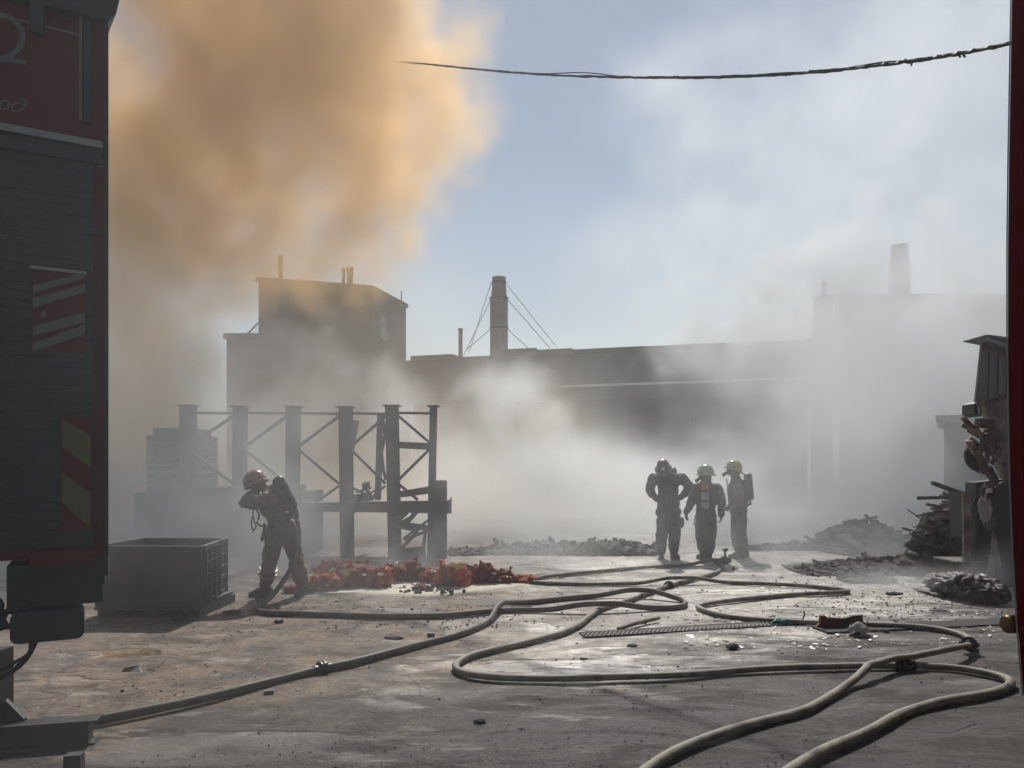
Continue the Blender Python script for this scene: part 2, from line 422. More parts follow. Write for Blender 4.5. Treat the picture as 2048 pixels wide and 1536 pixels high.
# ------------------------------------------------------------------ factory behind the smoke
def wall_poly(mb, quad, t):
    """vertical slab: quad = (A,B) bottom line, heights za,zb at both ends, thickness away from camera"""
    A, B, z0, za, zb = quad
    A, B = Vector(A), Vector(B)
    n = Vector((-(B - A).y, (B - A).x, 0)).normalized() * t
    mb.prism([(A.x, A.y, z0), (B.x, B.y, z0), (B.x, B.y, zb), (A.x, A.y, za)], n)
    return n
def make_block():
    o = thing('factory_block', (-9.7, 46, 0), 'tall boxy factory block with three roof pipes, left of the round chimney', 'building')
    # front face runs 517..745 px nearly frontal then the side face to 812
    A = P(517, 940, 45); B = P(557, 940, 50); 
    C0 = P(517, 940, 43.5); C1 = P(744, 940, 45.5); C2 = P(812, 940, 50.5)
    top = 12.55
    m = MB()
    D0 = C0 + (C2 - C1)
    m.prism([(C0.x, C0.y, 0), (C1.x, C1.y, 0), (C2.x, C2.y, 0), (D0.x, D0.y, 0)], (0, 0, top))
    m.build('wall', M['old_wall'], o)
    m = MB(); cc = (C0 + C2) / 2
    m.prism([(C0.x - .12, C0.y - .12, top + .002), (C1.x + .05, C1.y - .14, top + .002), (C2.x + .14, C2.y + .05, top + .002), (D0.x - .1, D0.y + .1, top + .002)], (0, 0, .28))
    m.build('roof_edge', M['roof_felt'], o)
    def wall_pt(t, s=None):
        return C1 + (C2 - C1) * t
    # recessed looking windows with frames on the side face
    u = (C2 - C1).normalized(); n = Vector((u.y, -u.x, 0))
    rot = Matrix((u, -n, Vector((0, 0, 1)))).transposed()
    for t, z in ((.28, 10.6), (.28, 6.2), (.68, 6.2)):
        p = wall_pt(t); 
        w = MB(); w.box((p.x + n.x * .03, p.y + n.y * .03, z), (1.0, .12, 1.5), rot)
        wo = w.build('window', M['glass_dark'], o)
        f = MB()
        for sx in (-.55, .55): f.box(Vector((p.x, p.y, z)) + u * sx + n * .06, (.1, .16, 1.7), rot)
        for sz in (-.8, .8): f.box(Vector((p.x, p.y, z + sz)) + n * .07, (1.2, .2, .1), rot)
        fo = f.build('window_frame', M['concrete'], wo)
    # front windows, faint in the smoke
    u = (C1 - C0).normalized(); n = Vector((u.y, -u.x, 0)); rot = Matrix((u, -n, Vector((0, 0, 1)))).transposed()
    for t in (.2, .5, .8):
        p = C0 + (C1 - C0) * t
        w = MB(); w.box((p.x + n.x * .03, p.y + n.y * .03, 5.5), (1.5, .12, 1.4), rot)
        wo = w.build('window', M['glass_dark'], o)
        f = MB()
        for sx in (-.8, .8): f.box(Vector((p.x, p.y, 5.5)) + u * sx + n * .06, (.1, .16, 1.6), rot)
        for sz in (-.76, .76): f.box(Vector((p.x, p.y, 5.5 + sz)) + n * .07, (1.68, .2, .1), rot)
        f.build('window_frame', M['concrete'], wo)
    for px, w_, y0, y1 in ((561, 9, 512, 565), (687, 7, 537, 572), (700, 13, 535, 572)):
        Dp = 46.5; b = P(px, 640, Dp); h = CAMH + (HOR - y0) / FPX * Dp
        r = w_ / 2 / FPX * Dp
        m = MB(); m.lathe([(r, 0), (r * .95, h - top - .35), (r * 1.12, h - top - .34), (r * 1.12, h - top)], (b.x, b.y, top + .0), seg=14)
        m.build('roof_pipe', M['stack_metal'], o, smooth=False)
    m = MB(); a = P(803, 575, 49.5); m.tube([(a.x, a.y, top), (a.x, a.y, top + .9)], .04, 6); m.build('mast', M['dark_metal'], o)
    a = P(516, 646, 44.3); b = P(495, 668, 44.3)
    m = MB(); m.tube([a, b], .05, 6); m.build('stay_rod', M['steel_frame'], o)
make_block()
def make_annex():
    o = thing('factory_annex', P(485, 940, 45), 'lower flat roofed annex at the left foot of the tall factory block', 'building')
    C0, C1 = P(453, 940, 44), P(516.5, 940, 44)
    m = MB(); m.prism([(C0.x, C0.y, 0), (C1.x, C1.y, 0), (C1.x, C1.y + 6, 0), (C0.x, C0.y + 6, 0)], (0, 0, 9.35)); m.build('wall', M['old_wall'], o)
    m = MB(); m.prism([(C0.x - .15, C0.y - .15, 9.353), (C1.x, C1.y - .15, 9.353), (C1.x, C1.y + 6, 9.353), (C0.x - .15, C0.y + 6, 9.353)], (0, 0, .3)); m.build('roof_edge', M['roof_felt'], o)
    for x, z in ((.3, 7.2), (.7, 7.2)):
        p = C0.lerp(C1, x); m = MB(); m.box((p.x, p.y - .02, z), (.6, .12, 1.0)); m.build('window', M['glass_dark'], o)
make_annex()
def make_hall():
    o = thing('factory_hall', P(1200, 940, 42), 'long low factory hall with a pale gutter line, behind the smoke and the three men', 'building')
    A = P(804, 940, 45.6); B = P(1642, 940, 38.6)
    def along(t): return A.lerp(B, t)
    u = (B - A).normalized(); n = Vector((u.y, -u.x, 0)); rot = Matrix((u, -n, Vector((0, 0, 1)))).transposed()
    L = (B - A).length
    def slab(name, t0, t1, z0, z1, off, th, mat, par=o):
        p = along((t0 + t1) / 2) + n * off
        m = MB(); m.box((p.x, p.y, (z0 + z1) / 2), (L * (t1 - t0), th, z1 - z0), rot)
        return m.build(name, mat, par)
    back = -9.0
    slab('upper_wall', 0, 1, 6.25, 8.2, -.2, .4, M['old_wall'])
    slab('gutter', .42, .955, 6.32, 6.45, .09, .16, M['pale_trim'])
    slab('rear_wall', 0, 1, 0, 8.15, back, .4, M['old_wall'])
    slab('lintel_beam', 0, 1, 5.6, 6.24, -.15, .5, M['old_wall'])
    # uneven parapet
    ts = [0, .022, .03, .145, .155, .262, .27, .36, .45, .62, .8, .93, 1]
    hs = [8.22, 8.24, 8.5, 8.42, 8.3, 8.33, 8.62, 8.5, 8.42, 8.4, 8.36, 8.34]
    for i in range(len(hs)):
        m = MB(); p = along((ts[i] + ts[i + 1]) / 2) + n * (.03)
        m.box((p.x, p.y, (8.203 + hs[i]) / 2 ), (L * (ts[i + 1] - ts[i]) - .01, .62, hs[i] - 8.203), rot)
        m.build('parapet', M['roof_felt'] if i % 2 else M['old_wall'], o)
    # low roof bumps: vents
    for t, w, h in ((.345, 1.3, .3), (.56, .3, .35), (.74, .35, .3), (.83, .3, .3)):
        p = along(t) - n * .8
        m = MB(); m.lathe([(w, 0), (w, h * .5), (w * .7, h), (.02, h * 1.1)], (p.x, p.y, 8.2), seg=12); m.build('roof_vent', M['sheet_metal'], o)
    p = along(.5) + n * back * .5
    m = MB(); m.box((p.x, p.y, 8.1), (L, 8.5, .18), rot); m.build('roof', M['roof_felt'], o)
    # open bays between piers, dark inside
    nb = 7
    for i in range(nb + 1):
        t = i / nb * .985 + .007
        p = along(t) - n * .15
        m = MB(); m.box((p.x, p.y, 2.8), (.55, .55, 5.6), rot); m.build('pier', M['old_wall'], o)
    for i in range(nb):
        if i in (0, 1, 6):
            t0, t1 = i / nb * .985 + .025, (i + 1) / nb * .985 - .012
            slab('bay_wall', t0, t1, 0, 5.59, -.3, .2, M['old_wall'])
            pw = along((t0 + t1) / 2) - n * .17
            m = MB(); m.box((pw.x, pw.y, 3.6), (2.2, .1, 1.4), rot); m.build('window', M['glass_dark'], o)
make_hall()
def make_chimney(name, label, cx, D, prof, rings, base_z, guys, mat, pipe=False):
    c = P(cx, 940, D)
    o = thing(name, (c.x, c.y, base_z), label, 'chimney')
    pr = [(w / 2 / FPX * D, CAMH + (HOR - y) / FPX * D - base_z) for y, w in prof]
    m = MB(); m.lathe(pr, (c.x, c.y, base_z), seg=28); m.build('shaft', mat, o)
    for y, w in rings:
        z = CAMH + (HOR - y) / FPX * D
        r = w / 2 / FPX * D
        m = MB(); m.lathe([(r, 0), (r, .1)], (c.x, c.y, z - .05), seg=28); m.build('ring', M['dark_metal'], o)
    for y0, x1, y1, dD in guys:
        a = P(cx + (1 if x1 > cx else -1) * 16, y0, D); b = P(x1, y1, D + dD)
        m = MB(); m.tube([a, b], .022, 5); m.build('guy_wire', M['dark_metal'], o)
    return o
make_chimney('chimney', 'round grey metal chimney with tapered top and guy wires above the long hall', 998, 47.5,
             [(712, 36), (657, 36), (620, 36), (598, 35.5), (596, 32), (570, 28), (558, 27), (557, 28), (555, 28)], [(597, 38.5), (657, 38), (566, 30.5)], 8.1,
             [(566, 938, 705, 3), (598, 927, 712, -1), (657, 932, 700, 0), (570, 1110, 690, 3), (598, 1100, 696, -1), (657, 1060, 700, 1)], M['stack_metal'])
make_chimney('vent_pipe', 'short thin vent pipe standing left of the round chimney', 921, 47.5, [(714, 8.5), (657, 8.5)], [(659, 10)], 8.1, [], M['stack_metal'])
def make_far():
    D = 46
    o = thing('factory_tower_block', P(1860, 940, D), 'faint tall flat roofed block lost in smoke at the far right', 'building')
    z1 = CAMH + (HOR - 598) / FPX * D
    a, b = P(1680, 940, D), P(2330, 940, D)
    sk_ = (a.x / D) * 10
    m = MB(); m.prism([(a.x, D, 0), (b.x, D, 0), (b.x + sk_, D + 10, 0), (a.x + sk_, D + 10, 0)], (0, 0, z1)); m.build('wall', M['old_wall'], o)
    m = MB(); m.prism([(a.x - .12, D - .12, z1 + .003), (b.x, D - .12, z1 + .003), (b.x + sk_, D + 10.1, z1 + .003), (a.x + sk_, D + 10.1, z1 + .003)], (0, 0, .3)); m.build('roof_edge', M['roof_felt'], o)
    for i in range(5):
        m = MB(); m.box((a.x + 2.5 + i * 3.6, D - .02, 6.5), (1.6, .12, 1.3)); m.build('window', M['glass_dark'], o)
    D2 = 41
    o = thing('lift_tower', P(1651, 940, D2), 'narrow rooftop tower with a thin pipe, in haze right of the long hall', 'building')
    a, b = P(1638, 940, D2), P(1666, 940, D2); z1 = CAMH + (HOR - 590) / FPX * D2
    m = MB(); m.box(((a.x + b.x) / 2, D2 + .4, z1 / 2), (b.x - a.x, .8, z1)); m.build('wall', M['sheet_metal'], o)
    p = P(1655, 940, D2); zt = CAMH + (HOR - 558) / FPX * D2
    m = MB(); m.lathe([(.12, 0), (.12, zt - z1)], (p.x, D2 + .4, z1), seg=12); m.build('roof_pipe', M['stack_metal'], o)
    m = MB()
    q = P(1676, 940, D2)
    m.tube([(b.x, D2 + .2, z1 - .1), (q.x, D2 + .2, z1 - .1), (q.x, D2 + .2, 9.2)], .03, 5); m.build('ladder_rail', M['dark_metal'], o)
    make_chimney('chimney', 'ghostly pale chimney at the far right, almost hidden by white smoke', 1799, 46.8,
                 [(600, 40), (545, 40), (510, 33), (493, 31), (491, 32)], [(545, 42)], 10.9, [], M['stack_metal'])
make_far()

# ------------------------------------------------------------------ burnt steel staging
def make_staging():
    D = 14.0
    o = thing('steel_staging', P(650, 940, D) - Vector((0, 0, CAMH)), 'burnt steel staging of upright columns with crossed braces, behind the bending firefighter', 'steel frame')
    ms = M['steel_frame']
    def z(y): return CAMH + (HOR - y) / FPX * D
    def x(px): return (px - 1024) / FPX * D
    posts = [(372, 26, 812), (477, 23, 814), (584, 24, 814), (689, 24, 815), (782, 24, 812), (866, 13, 813)]
    for i, (px, w, y) in enumerate(posts):
        ww = w / FPX * D; xx = x(px)
        bot = -.01
        # H section standing on edge: two flanges and a web
        m = MB()
        lean = [0, 0.02, .03, -.03, -.06, .05][i]
        def hb(cx, cy, sx, sy):
            m.prism([(cx - sx / 2 - lean, cy - sy / 2, bot), (cx + sx / 2 - lean, cy - sy / 2, bot), (cx + sx / 2, cy - sy / 2, z(y)), (cx - sx / 2, cy - sy / 2, z(y))], (0, sy, 0))
        hb(xx, D, ww, .02); hb(xx, D + .2, ww, .02); hb(xx, D + .101, .018, .178)
        m.build('column', ms, o)
        m = MB(); m.box((xx, D + .1, z(y) + .012), (ww + .09, .32, .02)); m.build('cap_plate', ms, o)
    # horizontal rails
    for a, b, y in ((372, 465, 825), (489, 572, 825), (596, 677, 826), (701, 770, 826), (795, 860, 825)):
        m = MB(); m.bar((x(a), D + .09, z(y)), (x(b), D + .09, z(y + 1)), .06, .045); m.build('rail', ms, o)
    # braces forming diamonds
    tops = [(372, 465), (489, 572), (596, 677), (701, 770)]
    for a, b in tops:
        xa, xb = x(a), x(b)
        m = MB(); m.bar((xa, D + .05, z(893)), (xb, D + .05, z(832)), .05, .05); m.build('brace', ms, o)
        m = MB(); m.bar((xa, D + .05, z(899)), (xb, D + .05, z(967)), .05, .05); m.build('brace', ms, o)
        m = MB(); m.bar((xa, D + .05, z(1030)), (xb, D + .05, z(972)), .04, .04); m.build('brace', ms, o)
    xa, xb = x(794), x(861)
    for (y0, y1) in ((830, 887), (962, 896), (966, 1000)):
        m = MB(); m.bar((xa, D + .05, z(y0)), (xb if y1 != 1000 else x(835), D + .05, z(y1)), .05, .05); m.build('brace', ms, o)
    m = MB(); m.bar((x(848), D + .05, z(1015)), (x(866), D + .05, z(1032)), .05, .05); m.build('brace', ms, o)
    m = MB(); m.bar((x(806), D + .05, z(1078)), (x(862), D + .05, z(1036)), .045, .045); m.build('brace', ms, o)
    m = MB(); m.prism([(x(795), D, z(883)), (x(861), D, z(886)), (x(861), D, z(900)), (x(795), D, z(896))], (0, .12, 0)); m.build('cross_beam', ms, o)
    m = MB(); m.prism([(x(795), D, z(983)), (x(862), D, z(972)), (x(862), D, z(987)), (x(803), D, z(995))], (0, .12, 0)); m.build('cross_beam', ms, o)
    m = MB(); m.prism([(x(795), D, z(1043)), (x(864), D, z(1052)), (x(864), D, z(1063)), (x(795), D, z(1056))], (0, .1, 0)); m.build('cross_beam', ms, o)
    # rear bent column and plate
    D2 = 15.5
    def x2(px): return (px - 1024) / FPX * D2
    def z2(y): return CAMH + (HOR - y) / FPX * D2
    m = MB(); m.prism([(x2(749), D2, z2(1000)), (x2(760), D2, z2(1000)), (x2(766), D2, z2(828)), (x2(754), D2, z2(828))], (0, .15, 0)); m.build('column', ms, o)
    m = MB(); m.tube([P(766, 840, D2 + .05), P(771, 870, D2 + .05), P(763, 905, D2 + .05), P(767, 940, D2 + .05), P(772, 960, D2 + .05)], .035, 6); m.build('bent_rod', ms, o)
    m = MB(); m.prism([(x2(699), D2, z2(960)), (x2(704), D2, z2(840)), (x2(718), D2, z2(842)), (x2(708), D2, z2(900)), (x2(702), D2, z2(955))], (0, .03, 0)); m.build('torn_plate', M['sheet_metal'], o)
    # cross rails tying the rear piece to the row
    m = MB(); m.bar((x(757), D + .19, z(838)), (x2(760), D2 + .05, z2(838)), .06, .06); m.build('rail', ms, o)
    return o
make_staging()
def make_dock():
    D = 13.8
    def z(y): return CAMH + (HOR - y) / FPX * D
    def x(px): return (px - 1024) / FPX * D
    o = thing('loading_deck', (x(640), D, 0), 'low steel and concrete loading deck at the foot of the burnt staging', 'platform')
    m = MB(); m.box(((x(340) + x(600)) / 2, D + .9, z(984) / 2), (x(600) - x(340), 1.6, z(984))); m.build('deck_block', M['sooty_concrete'], o)
    m = MB(); m.box(((x(338) + x(600)) / 2, D + .07, z(981)), (x(600) - x(338), .12, .12)); m.build('edge_beam', M['steel_frame'], o)
    m = MB(); m.prism([(x(602), D, z(1023)), (x(902), D, z(1027)), (x(902), D, z(1001)), (x(602), D, z(1006))], (0, .14, 0)); m.build('edge_beam', M['steel_frame'], o)
    m = MB(); m.prism([(x(602), D + .15, z(1020)), (x(860), D + .15, z(1020)), (x(860), D + .15, z(1008)), (x(602), D + .15, z(1008))], (0, 1.2, 0)); m.build('deck_plate', M['sheet_metal'], o)
    m = MB()
    for dy in (.15, .33): m.box(((x(866) + x(891)) / 2, D + dy, z(961) / 2), (x(891) - x(866), .03, z(961)))
    m.box((x(878), D + .24, z(961) / 2), (.03, .14, z(961))); m.build('post', M['steel_frame'], o)
    m = MB(); m.prism([(x(897), D - .02, z(1027)), (x(903), D - .02, z(1027)), (x(903), D - .02, z(992)), (x(900), D - .02, z(998)), (x(897), D - .02, z(1000))], (0, .03, 0)); m.build('bent_plate', M['sheet_metal'], o)
    m = MB(); m.box((x(590), D + .2, (z(969) + z(984)) / 2 + .0), (.22, .3, z(969) - z(984) - .004)); m.build('kerb_block', M['concrete'], o)
    return o
make_dock()
def board(mb, a, b, w, h, rnd):
    mb.bar(a, b, w, h, up=Vector((rnd.uniform(-.3, .3), 0, 1)), jit=.006, rnd=rnd)
rp = random.Random(21)
def wood_pile(name, label, loc, boards, cat='timber pile', mats=('char_wood',)):
    o = thing(name, loc, label, cat)
    for a, b, w, h in boards:
        m = MB(); board(m, a, b, w, h, rp); m.build('board', M[rp.choice(mats)], o)
    return o
def rand_boards(px0, px1, y0, y1, D0, D1, n, L=(.5, 1.2), tilt=.35, w=(.06, .12), h=(.025, .06)):
    out = []
    for _ in range(n):
        c = P(rp.uniform(px0, px1), rp.uniform(y0, y1), rp.uniform(D0, D1))
        l = rp.uniform(*L) / 2; a = rp.gauss(0, tilt); az = rp.uniform(-.9, .9)
        d = Vector((math.cos(a) * math.cos(az), math.sin(az) * .6, math.sin(a))) * l
        p, q = c - d, c + d
        s = min(p.z, q.z)
        if s < .05: p.z += .05 - s; q.z += .05 - s
        out.append((p, q, rp.uniform(*w), rp.uniform(*h)))
    return out
bs = [(P(712, 985, 14.5), P(742, 975, 14.6), .1, .04), (P(700, 992, 14.5), P(738, 990, 14.8), .1, .05), (P(727, 968, 14.6), P(746, 1000, 14.6), .1, .06),
      (P(705, 975, 14.7), P(748, 996, 14.7), .12, .04), (P(722, 1003, 14.5), P(760, 972, 14.5), .05, .03), (P(690, 1000, 14.6), P(730, 1000, 14.9), .3, .1), (P(731, 972, 14.5), P(734, 968, 14.9), .12, .1)]
wood_pile('charred_board_heap', 'small heap of charred boards lying on the deck between the staging columns', P(720, 1005, 14.6), bs)
bs = [(P(794, 1040, 13.7), P(812, 1024, 13.9), .1, .06), (P(798, 1046, 13.8), P(830, 1030, 13.8), .08, .05), (P(812, 1048, 13.9), P(832, 1024, 13.8), .12, .05), (P(808, 1080, 13.8), P(860, 1060, 13.9), .1, .05),
      (P(796, 1052, 13.9), P(836, 1062, 13.8), .1, .06), (P(800, 1100, 13.7), P(835, 1062, 13.8), .07, .05), (P(790, 1108, 13.9), P(850, 1104, 13.9), .2, .2), (P(780, 1112, 13.9), P(800, 1040, 14.0), .12, .05), (P(845, 1110, 14.0), P(852, 1050, 14.0), .1, .06)]
wood_pile('charred_board_heap', 'tangle of charred boards jammed under the right end of the steel staging', P(815, 1115, 13.9) - Vector((0, 0, .03)), bs)
# stacked pallets left, behind the brown smoke
def make_pallets():
    D = 15.2
    def x(px): return (px - 1024) / FPX * D
    def z(y): return CAMH + (HOR - y) / FPX * D
    o = thing('pallet_stack', (x(372), D, z(984)), 'blurred stack of pallets on the deck, veiled by brown smoke', 'pallet stack')
    zb = z(984); k = 0
    while zb + .14 < z(858):
        top = z(858) - zb
        w = 1.05 if zb < z(882) else .78
        cx = x(418) - w / 2 - (.0 if zb < z(882) else .14)
        m = MB()
        for j in range(5): m.box((cx + rp.uniform(-.02, .02), D - .4 + j * .2, zb + .125), (w, .1, .02))
        for j in range(3): m.box((cx - w / 2 + .06 + j * (w - .12) / 2, D, zb + .065), (.1, .95, .088))
        m.box((cx, D, zb + .01), (w, .9, .018))
        m.build('pallet', M['char_wood'], o); zb += .142; k += 1
    m = MB(); m.box((x(372), D, (z(984)) / 2), (1.5, 1.2, z(984) - .002)); m.build('plinth', M['sooty_concrete'], o)
make_pallets()

# ------------------------------------------------------------------ plastic bin
def make_bin():
    # near corner at (405,1243), far right edge 447, left hidden behind the engine
    D = 8.3
    c = G(404, 1236)
    rz = R(-2.0)
    o = thing('pallet_bin', (c.x, c.y, 0), 'big dark plastic pallet bin with ribbed end, standing by the left fire engine', 'bin', rz=rz)
    W, Dp, H = 1.22, 1.0, .80
    # local: x from -W..0 along the front, y from 0..Dp away
    t = .035
    mc = M['crate']
    def b(name, c_, s_): 
        m = MB(); m.box(c_, s_); return m.build(name, mc, o, local=True)
    skew = -.16
    z0 = .12
    m = MB(); m.prism([(-W, 0, z0), (0, 0, z0), (0, 0, H), (-W, 0, H)], (0, t, 0)); m.build('front_panel', mc, o, local=True)
    e = Vector((skew, Dp, 0))
    def wall(p0, p1, name, th=.03):
        p0, p1 = Vector(p0), Vector(p1); n = Vector((-(p1 - p0).y, (p1 - p0).x, 0)).normalized() * th
        m = MB(); m.prism([(p0.x, p0.y, z0), (p1.x, p1.y, z0), (p1.x, p1.y, H), (p0.x, p0.y, H)], n); return m.build(name, mc, o, local=True)
    wall((0.0, t + .002, 0), (skew, Dp, 0), 'end_panel')
    wall((-W + skew * 0, Dp - .0, 0), (skew - .04, Dp, 0), 'rear_panel')
    wall((-W + .03, t + .002, 0), (-W + .03, Dp - .002, 0), 'end_panel')
    u = e.normalized(); nrm = Vector((u.y, -u.x, 0))
    for zz in (H - .12, H - .18, .48, .36, .18):
        m = MB(); a = Vector((0, .04, zz)) + nrm * .014; bb = Vector((skew, Dp - .02, zz)) + nrm * .014; m.bar(a, bb, .028, .016); m.build('rib', mc, o, local=True)
    for k in (0.01, .2, .42, .64, .98):
        p = Vector((0, .04, 0)).lerp(Vector((skew, Dp, 0)), k) + nrm * .012
        m = MB(); m.bar((p.x, p.y, z0), (p.x, p.y, H - .01), .05, .024, up=u); m.build('rib', mc, o, local=True)
    m = MB(); m.box((-W / 2, -.012, H - .02), (W + .04, .03, .045)); m.build('rim', mc, o, local=True)
    m = MB(); m.bar(Vector((0.0, .0, H - .02)) + nrm * .02, Vector((skew, Dp, H - .02)) + nrm * .02, .03, .05); m.build('rim', mc, o, local=True)
    m = MB(); m.box((-W / 2, Dp / 2, z0 + .01), (W - .08, Dp - .1, .03)); m.build('floor_panel', mc, o, local=True)
    for xx in (-W + .08, -W / 2, -.1):
        m = MB(); m.box((xx, Dp / 2 + .02, .055), (.12, Dp, .10)); m.build('foot', mc, o, local=True)
    m = MB(); m.box((-W / 2, .0, .10), (W, .03, .03)); m.build('base_rail', mc, o, local=True)
make_bin()

# ------------------------------------------------------------------ overhead cable
def make_cable():
    pts = [(q[0], q[1], 1.0 / (.164 - 1.13e-4 * (2015 - q[0]))) for q in ((690, 107), (760, 119), (850, 128), (960, 139), (1080, 149), (1220, 154), (1360, 155), (1500, 152), (1640, 143), (1780, 128), (1900, 110), (2015, 88), (2200, 45), (2400, -10))]
    main = catmull([P(*p) for p in pts], 14)
    o = thing('overhead_cable', main[0], 'sagging twisted black cable strung across the sky above the yard', 'cable')
    r1 = random.Random(3)
    m = MB(); m.tube([p + Vector((0, 0, r1.uniform(-.006, .006))) for p in main], [.008 + .0007 * p.y + r1.uniform(0, .006 + .0004 * p.y) for p in main], 6); m.build('strand', M['cable'], o)
    sec = []
    for i, p in enumerate(main):
        s = (.0035 * p.y) * (1.2 + .5 * math.sin(i * .31))
        sec.append(p + Vector((0, .02, s * max(0, math.sin(i * .11 + 1)))))
    m = MB(); m.tube(sec, [.005 + .0004 * p.y for p in sec], 6); m.build('strand', M['cable'], o)
    m = MB()
    for k in range(26):
        i = r1.randrange(20, len(main) - 20); p = main[i]; 
        m.tube([p, p + Vector((r1.uniform(-.05, .05), 0, r1.uniform(-.05, .03)))], .01, 5)
    tag(m.build('frayed_wrap', M['cable'], o), kind='stuff')
make_cable()

# ------------------------------------------------------------------ left fire engine
def make_left_engine():
    th = R(29)
    u = Vector((math.cos(th), math.sin(th), 0)); n = Vector((-math.sin(th), math.cos(th), 0))
    D0 = 3.55
    C = Vector(((217 - 1024) / FPX * D0, D0, 0))
    o = thing('fire_engine', (C.x, C.y, 0), 'dark red fire engine seen from its flank, filling the left edge of the photo', 'fire engine', rz=th)
    def L(px, py):
        d = Vector(((px - 1024) / FPX, 1, (HOR - py) / FPX))
        o_ = Vector((0, 0, CAMH))
        t = (C - o_).dot(n) / d.dot(n)
        p = o_ + d * t
        return (p - C).dot(u), p.z
    def panel(name, x0, y0, x1, y1, d0, d1, mat, par=o, label=None):
        """rectangle between two pixels on the flank plane; d0,d1 = distance in front of the flank (towards camera)"""
        xm, ym = (x0 + x1) / 2, (y0 + y1) / 2
        a = L(x0, ym)[0]; b = L(x1, ym)[0]; zt = L(xm, y0)[1]; zb = L(xm, y1)[1]
        m = MB(); m.box(((a + b) / 2, -(d0 + d1) / 2, (zt + zb) / 2), (b - a, d1 - d0, zt - zb))
        q = m.build(name, mat, par, local=True)
        if label: q['label'] = label
        return q
    zt = L(217, 40)[1]; zb = L(212, 1112)[1]
    m = MB(); m.prism([(0, 0, zb), (-7.2, 0, zb), (-7.2, 2.44, zb), (-.42, 2.44, zb)], (0, 0, zt - zb)); m.build('body', M['truck_red'], o, local=True)
    # roof cap bulging past the flank
    m = MB()
    prof = [(-.0, zt - .03), (.03, zt - .02), (.05, zt + .05), (.055, zt + .25), (.0, zt + .32), (-.4, zt + .34), (-.4, zt - .03)]
    m.prism([(p[0], -.06, p[1]) for p in prof] if False else [(.045, -.05, zt + .3), (.045, -.05, zt + .08), (.03, -.05, zt + .01), (.0, -.05, zt - .03), (-7.1, -.05, zt - .03), (-7.1, -.05, zt + .3)], (-.35, 2.35, 0))
    m.build('roof_cap', M['truck_grey'], o, local=True)
    # lettered side board: red panel, pale border
    board_ = panel('sign_board', -260, 24, 158, 244, .004, .02, M['truck_red'])
    panel('border_line', 158, 30, 164, 246, .004, .026, M['decal_white'], board_)
    panel('border_line', -260, 22, 157, 27, .004, .026, M['decal_white'], board_)
    def stroke(name, pts, w, par, mat):
        m = MB(); q = [L(*p) for p in catmull([Vector((a, b, 0)) for a, b in pts], 5)] if False else None
        cp = catmull([Vector((a, b, 0)) for a, b in pts], 6)
        ls = [L(p.x, p.y) for p in cp]
        for i in range(len(ls)):
            a = Vector((ls[i][0], 0, ls[i][1]))
            t = Vector((ls[min(i + 1, len(ls) - 1)][0] - ls[max(i - 1, 0)][0], 0, ls[min(i + 1, len(ls) - 1)][1] - ls[max(i - 1, 0)][1])).normalized()
            sd = Vector((-t.z, 0, t.x)) * w / 2
            cp[i] = [a + sd, a - sd]
        vs = []
        for s0, s1 in cp:
            vs += [m.bm.verts.new(s0 + Vector((0, -.0235, 0))), m.bm.verts.new(s1 + Vector((0, -.0235, 0))),
                   m.bm.verts.new(s0 + Vector((0, -.0205, 0))), m.bm.verts.new(s1 + Vector((0, -.0205, 0)))]
        k = len(cp)
        for i in range(k - 1):
            a, b = vs[4 * i:4 * i + 4], vs[4 * i + 4:4 * i + 8]
            m.bm.faces.new([a[0], a[1], b[1], b[0]]); m.bm.faces.new([a[2], b[2], b[3], a[3]])
            m.bm.faces.new([a[0], b[0], b[2], a[2]]); m.bm.faces.new([a[1], a[3], b[3], b[1]])
        m.bm.faces.new([vs[0], vs[2], vs[3], vs[1]]); m.bm.faces.new([vs[-4], vs[-3], vs[-1], vs[-2]])
        return m.build(name, mat, par, local=True)
    stroke('numeral_two', [(-34, 62), (-22, 40), (0, 36), (28, 45), (46, 70), (40, 98), (18, 118), (-10, 124)], .022, board_, M['decal_white'])
    stroke('numeral_two', [(-40, 118), (0, 123), (26, 126), (53, 130)], .02, board_, M['decal_white'])
    pale = M['decal_white']
    stroke('script_letter', [(-22, 226), (-14, 206), (-4, 206), (2, 222)], .007, board_, pale)
    stroke('script_letter', [(0, 214), (9, 205), (18, 209), (18, 219), (10, 223)], .007, board_, pale)
    stroke('script_letter', [(50, 213), (38, 210), (27, 215), (27, 225), (38, 226), (48, 220), (53, 209), (48, 203), (40, 204)], .007, board_, pale)
    panel('strap_bracket', 62, -30, 90, 78, .028, .06, M['truck_grey'])
    panel('corner_trim', 168, 50, 182, 248, .004, .03, M['truck_grey'])
    panel('edge_strip', 209, 50, 215.5, 1150, .002, .018, M['dark_metal'])
    l0 = panel('ledge', -300, 248, 205, 262, .004, .07, M['truck_trim'])
    panel('ledge', -300, 263, 203, 292, .004, .045, M['truck_grey'])
    # roller shutter of slats
    x0, x1 = -300, 186
    a = L(x0, 600)[0]; b = L(x1, 600)[0]
    zz0 = L(100, 1095)[1]; zz1 = L(100, 300)[1]
    ns = 44; hh = (zz1 - zz0) / ns
    for i in range(ns):
        m = MB(); m.box(((a + b) / 2, -.012, zz0 + hh * (i + .5)), (b - a, .018, hh - .002)); m.build('shutter_slat', M['truck_grey'], o, local=True)
    panel('seam_trim', 160, 462, 216, 466, .02, .024, M['dark_metal'])
    for yy in (322, 332):
        panel('catch', 193, yy, 206, yy + 5, .002, .02, M['truck_trim'])
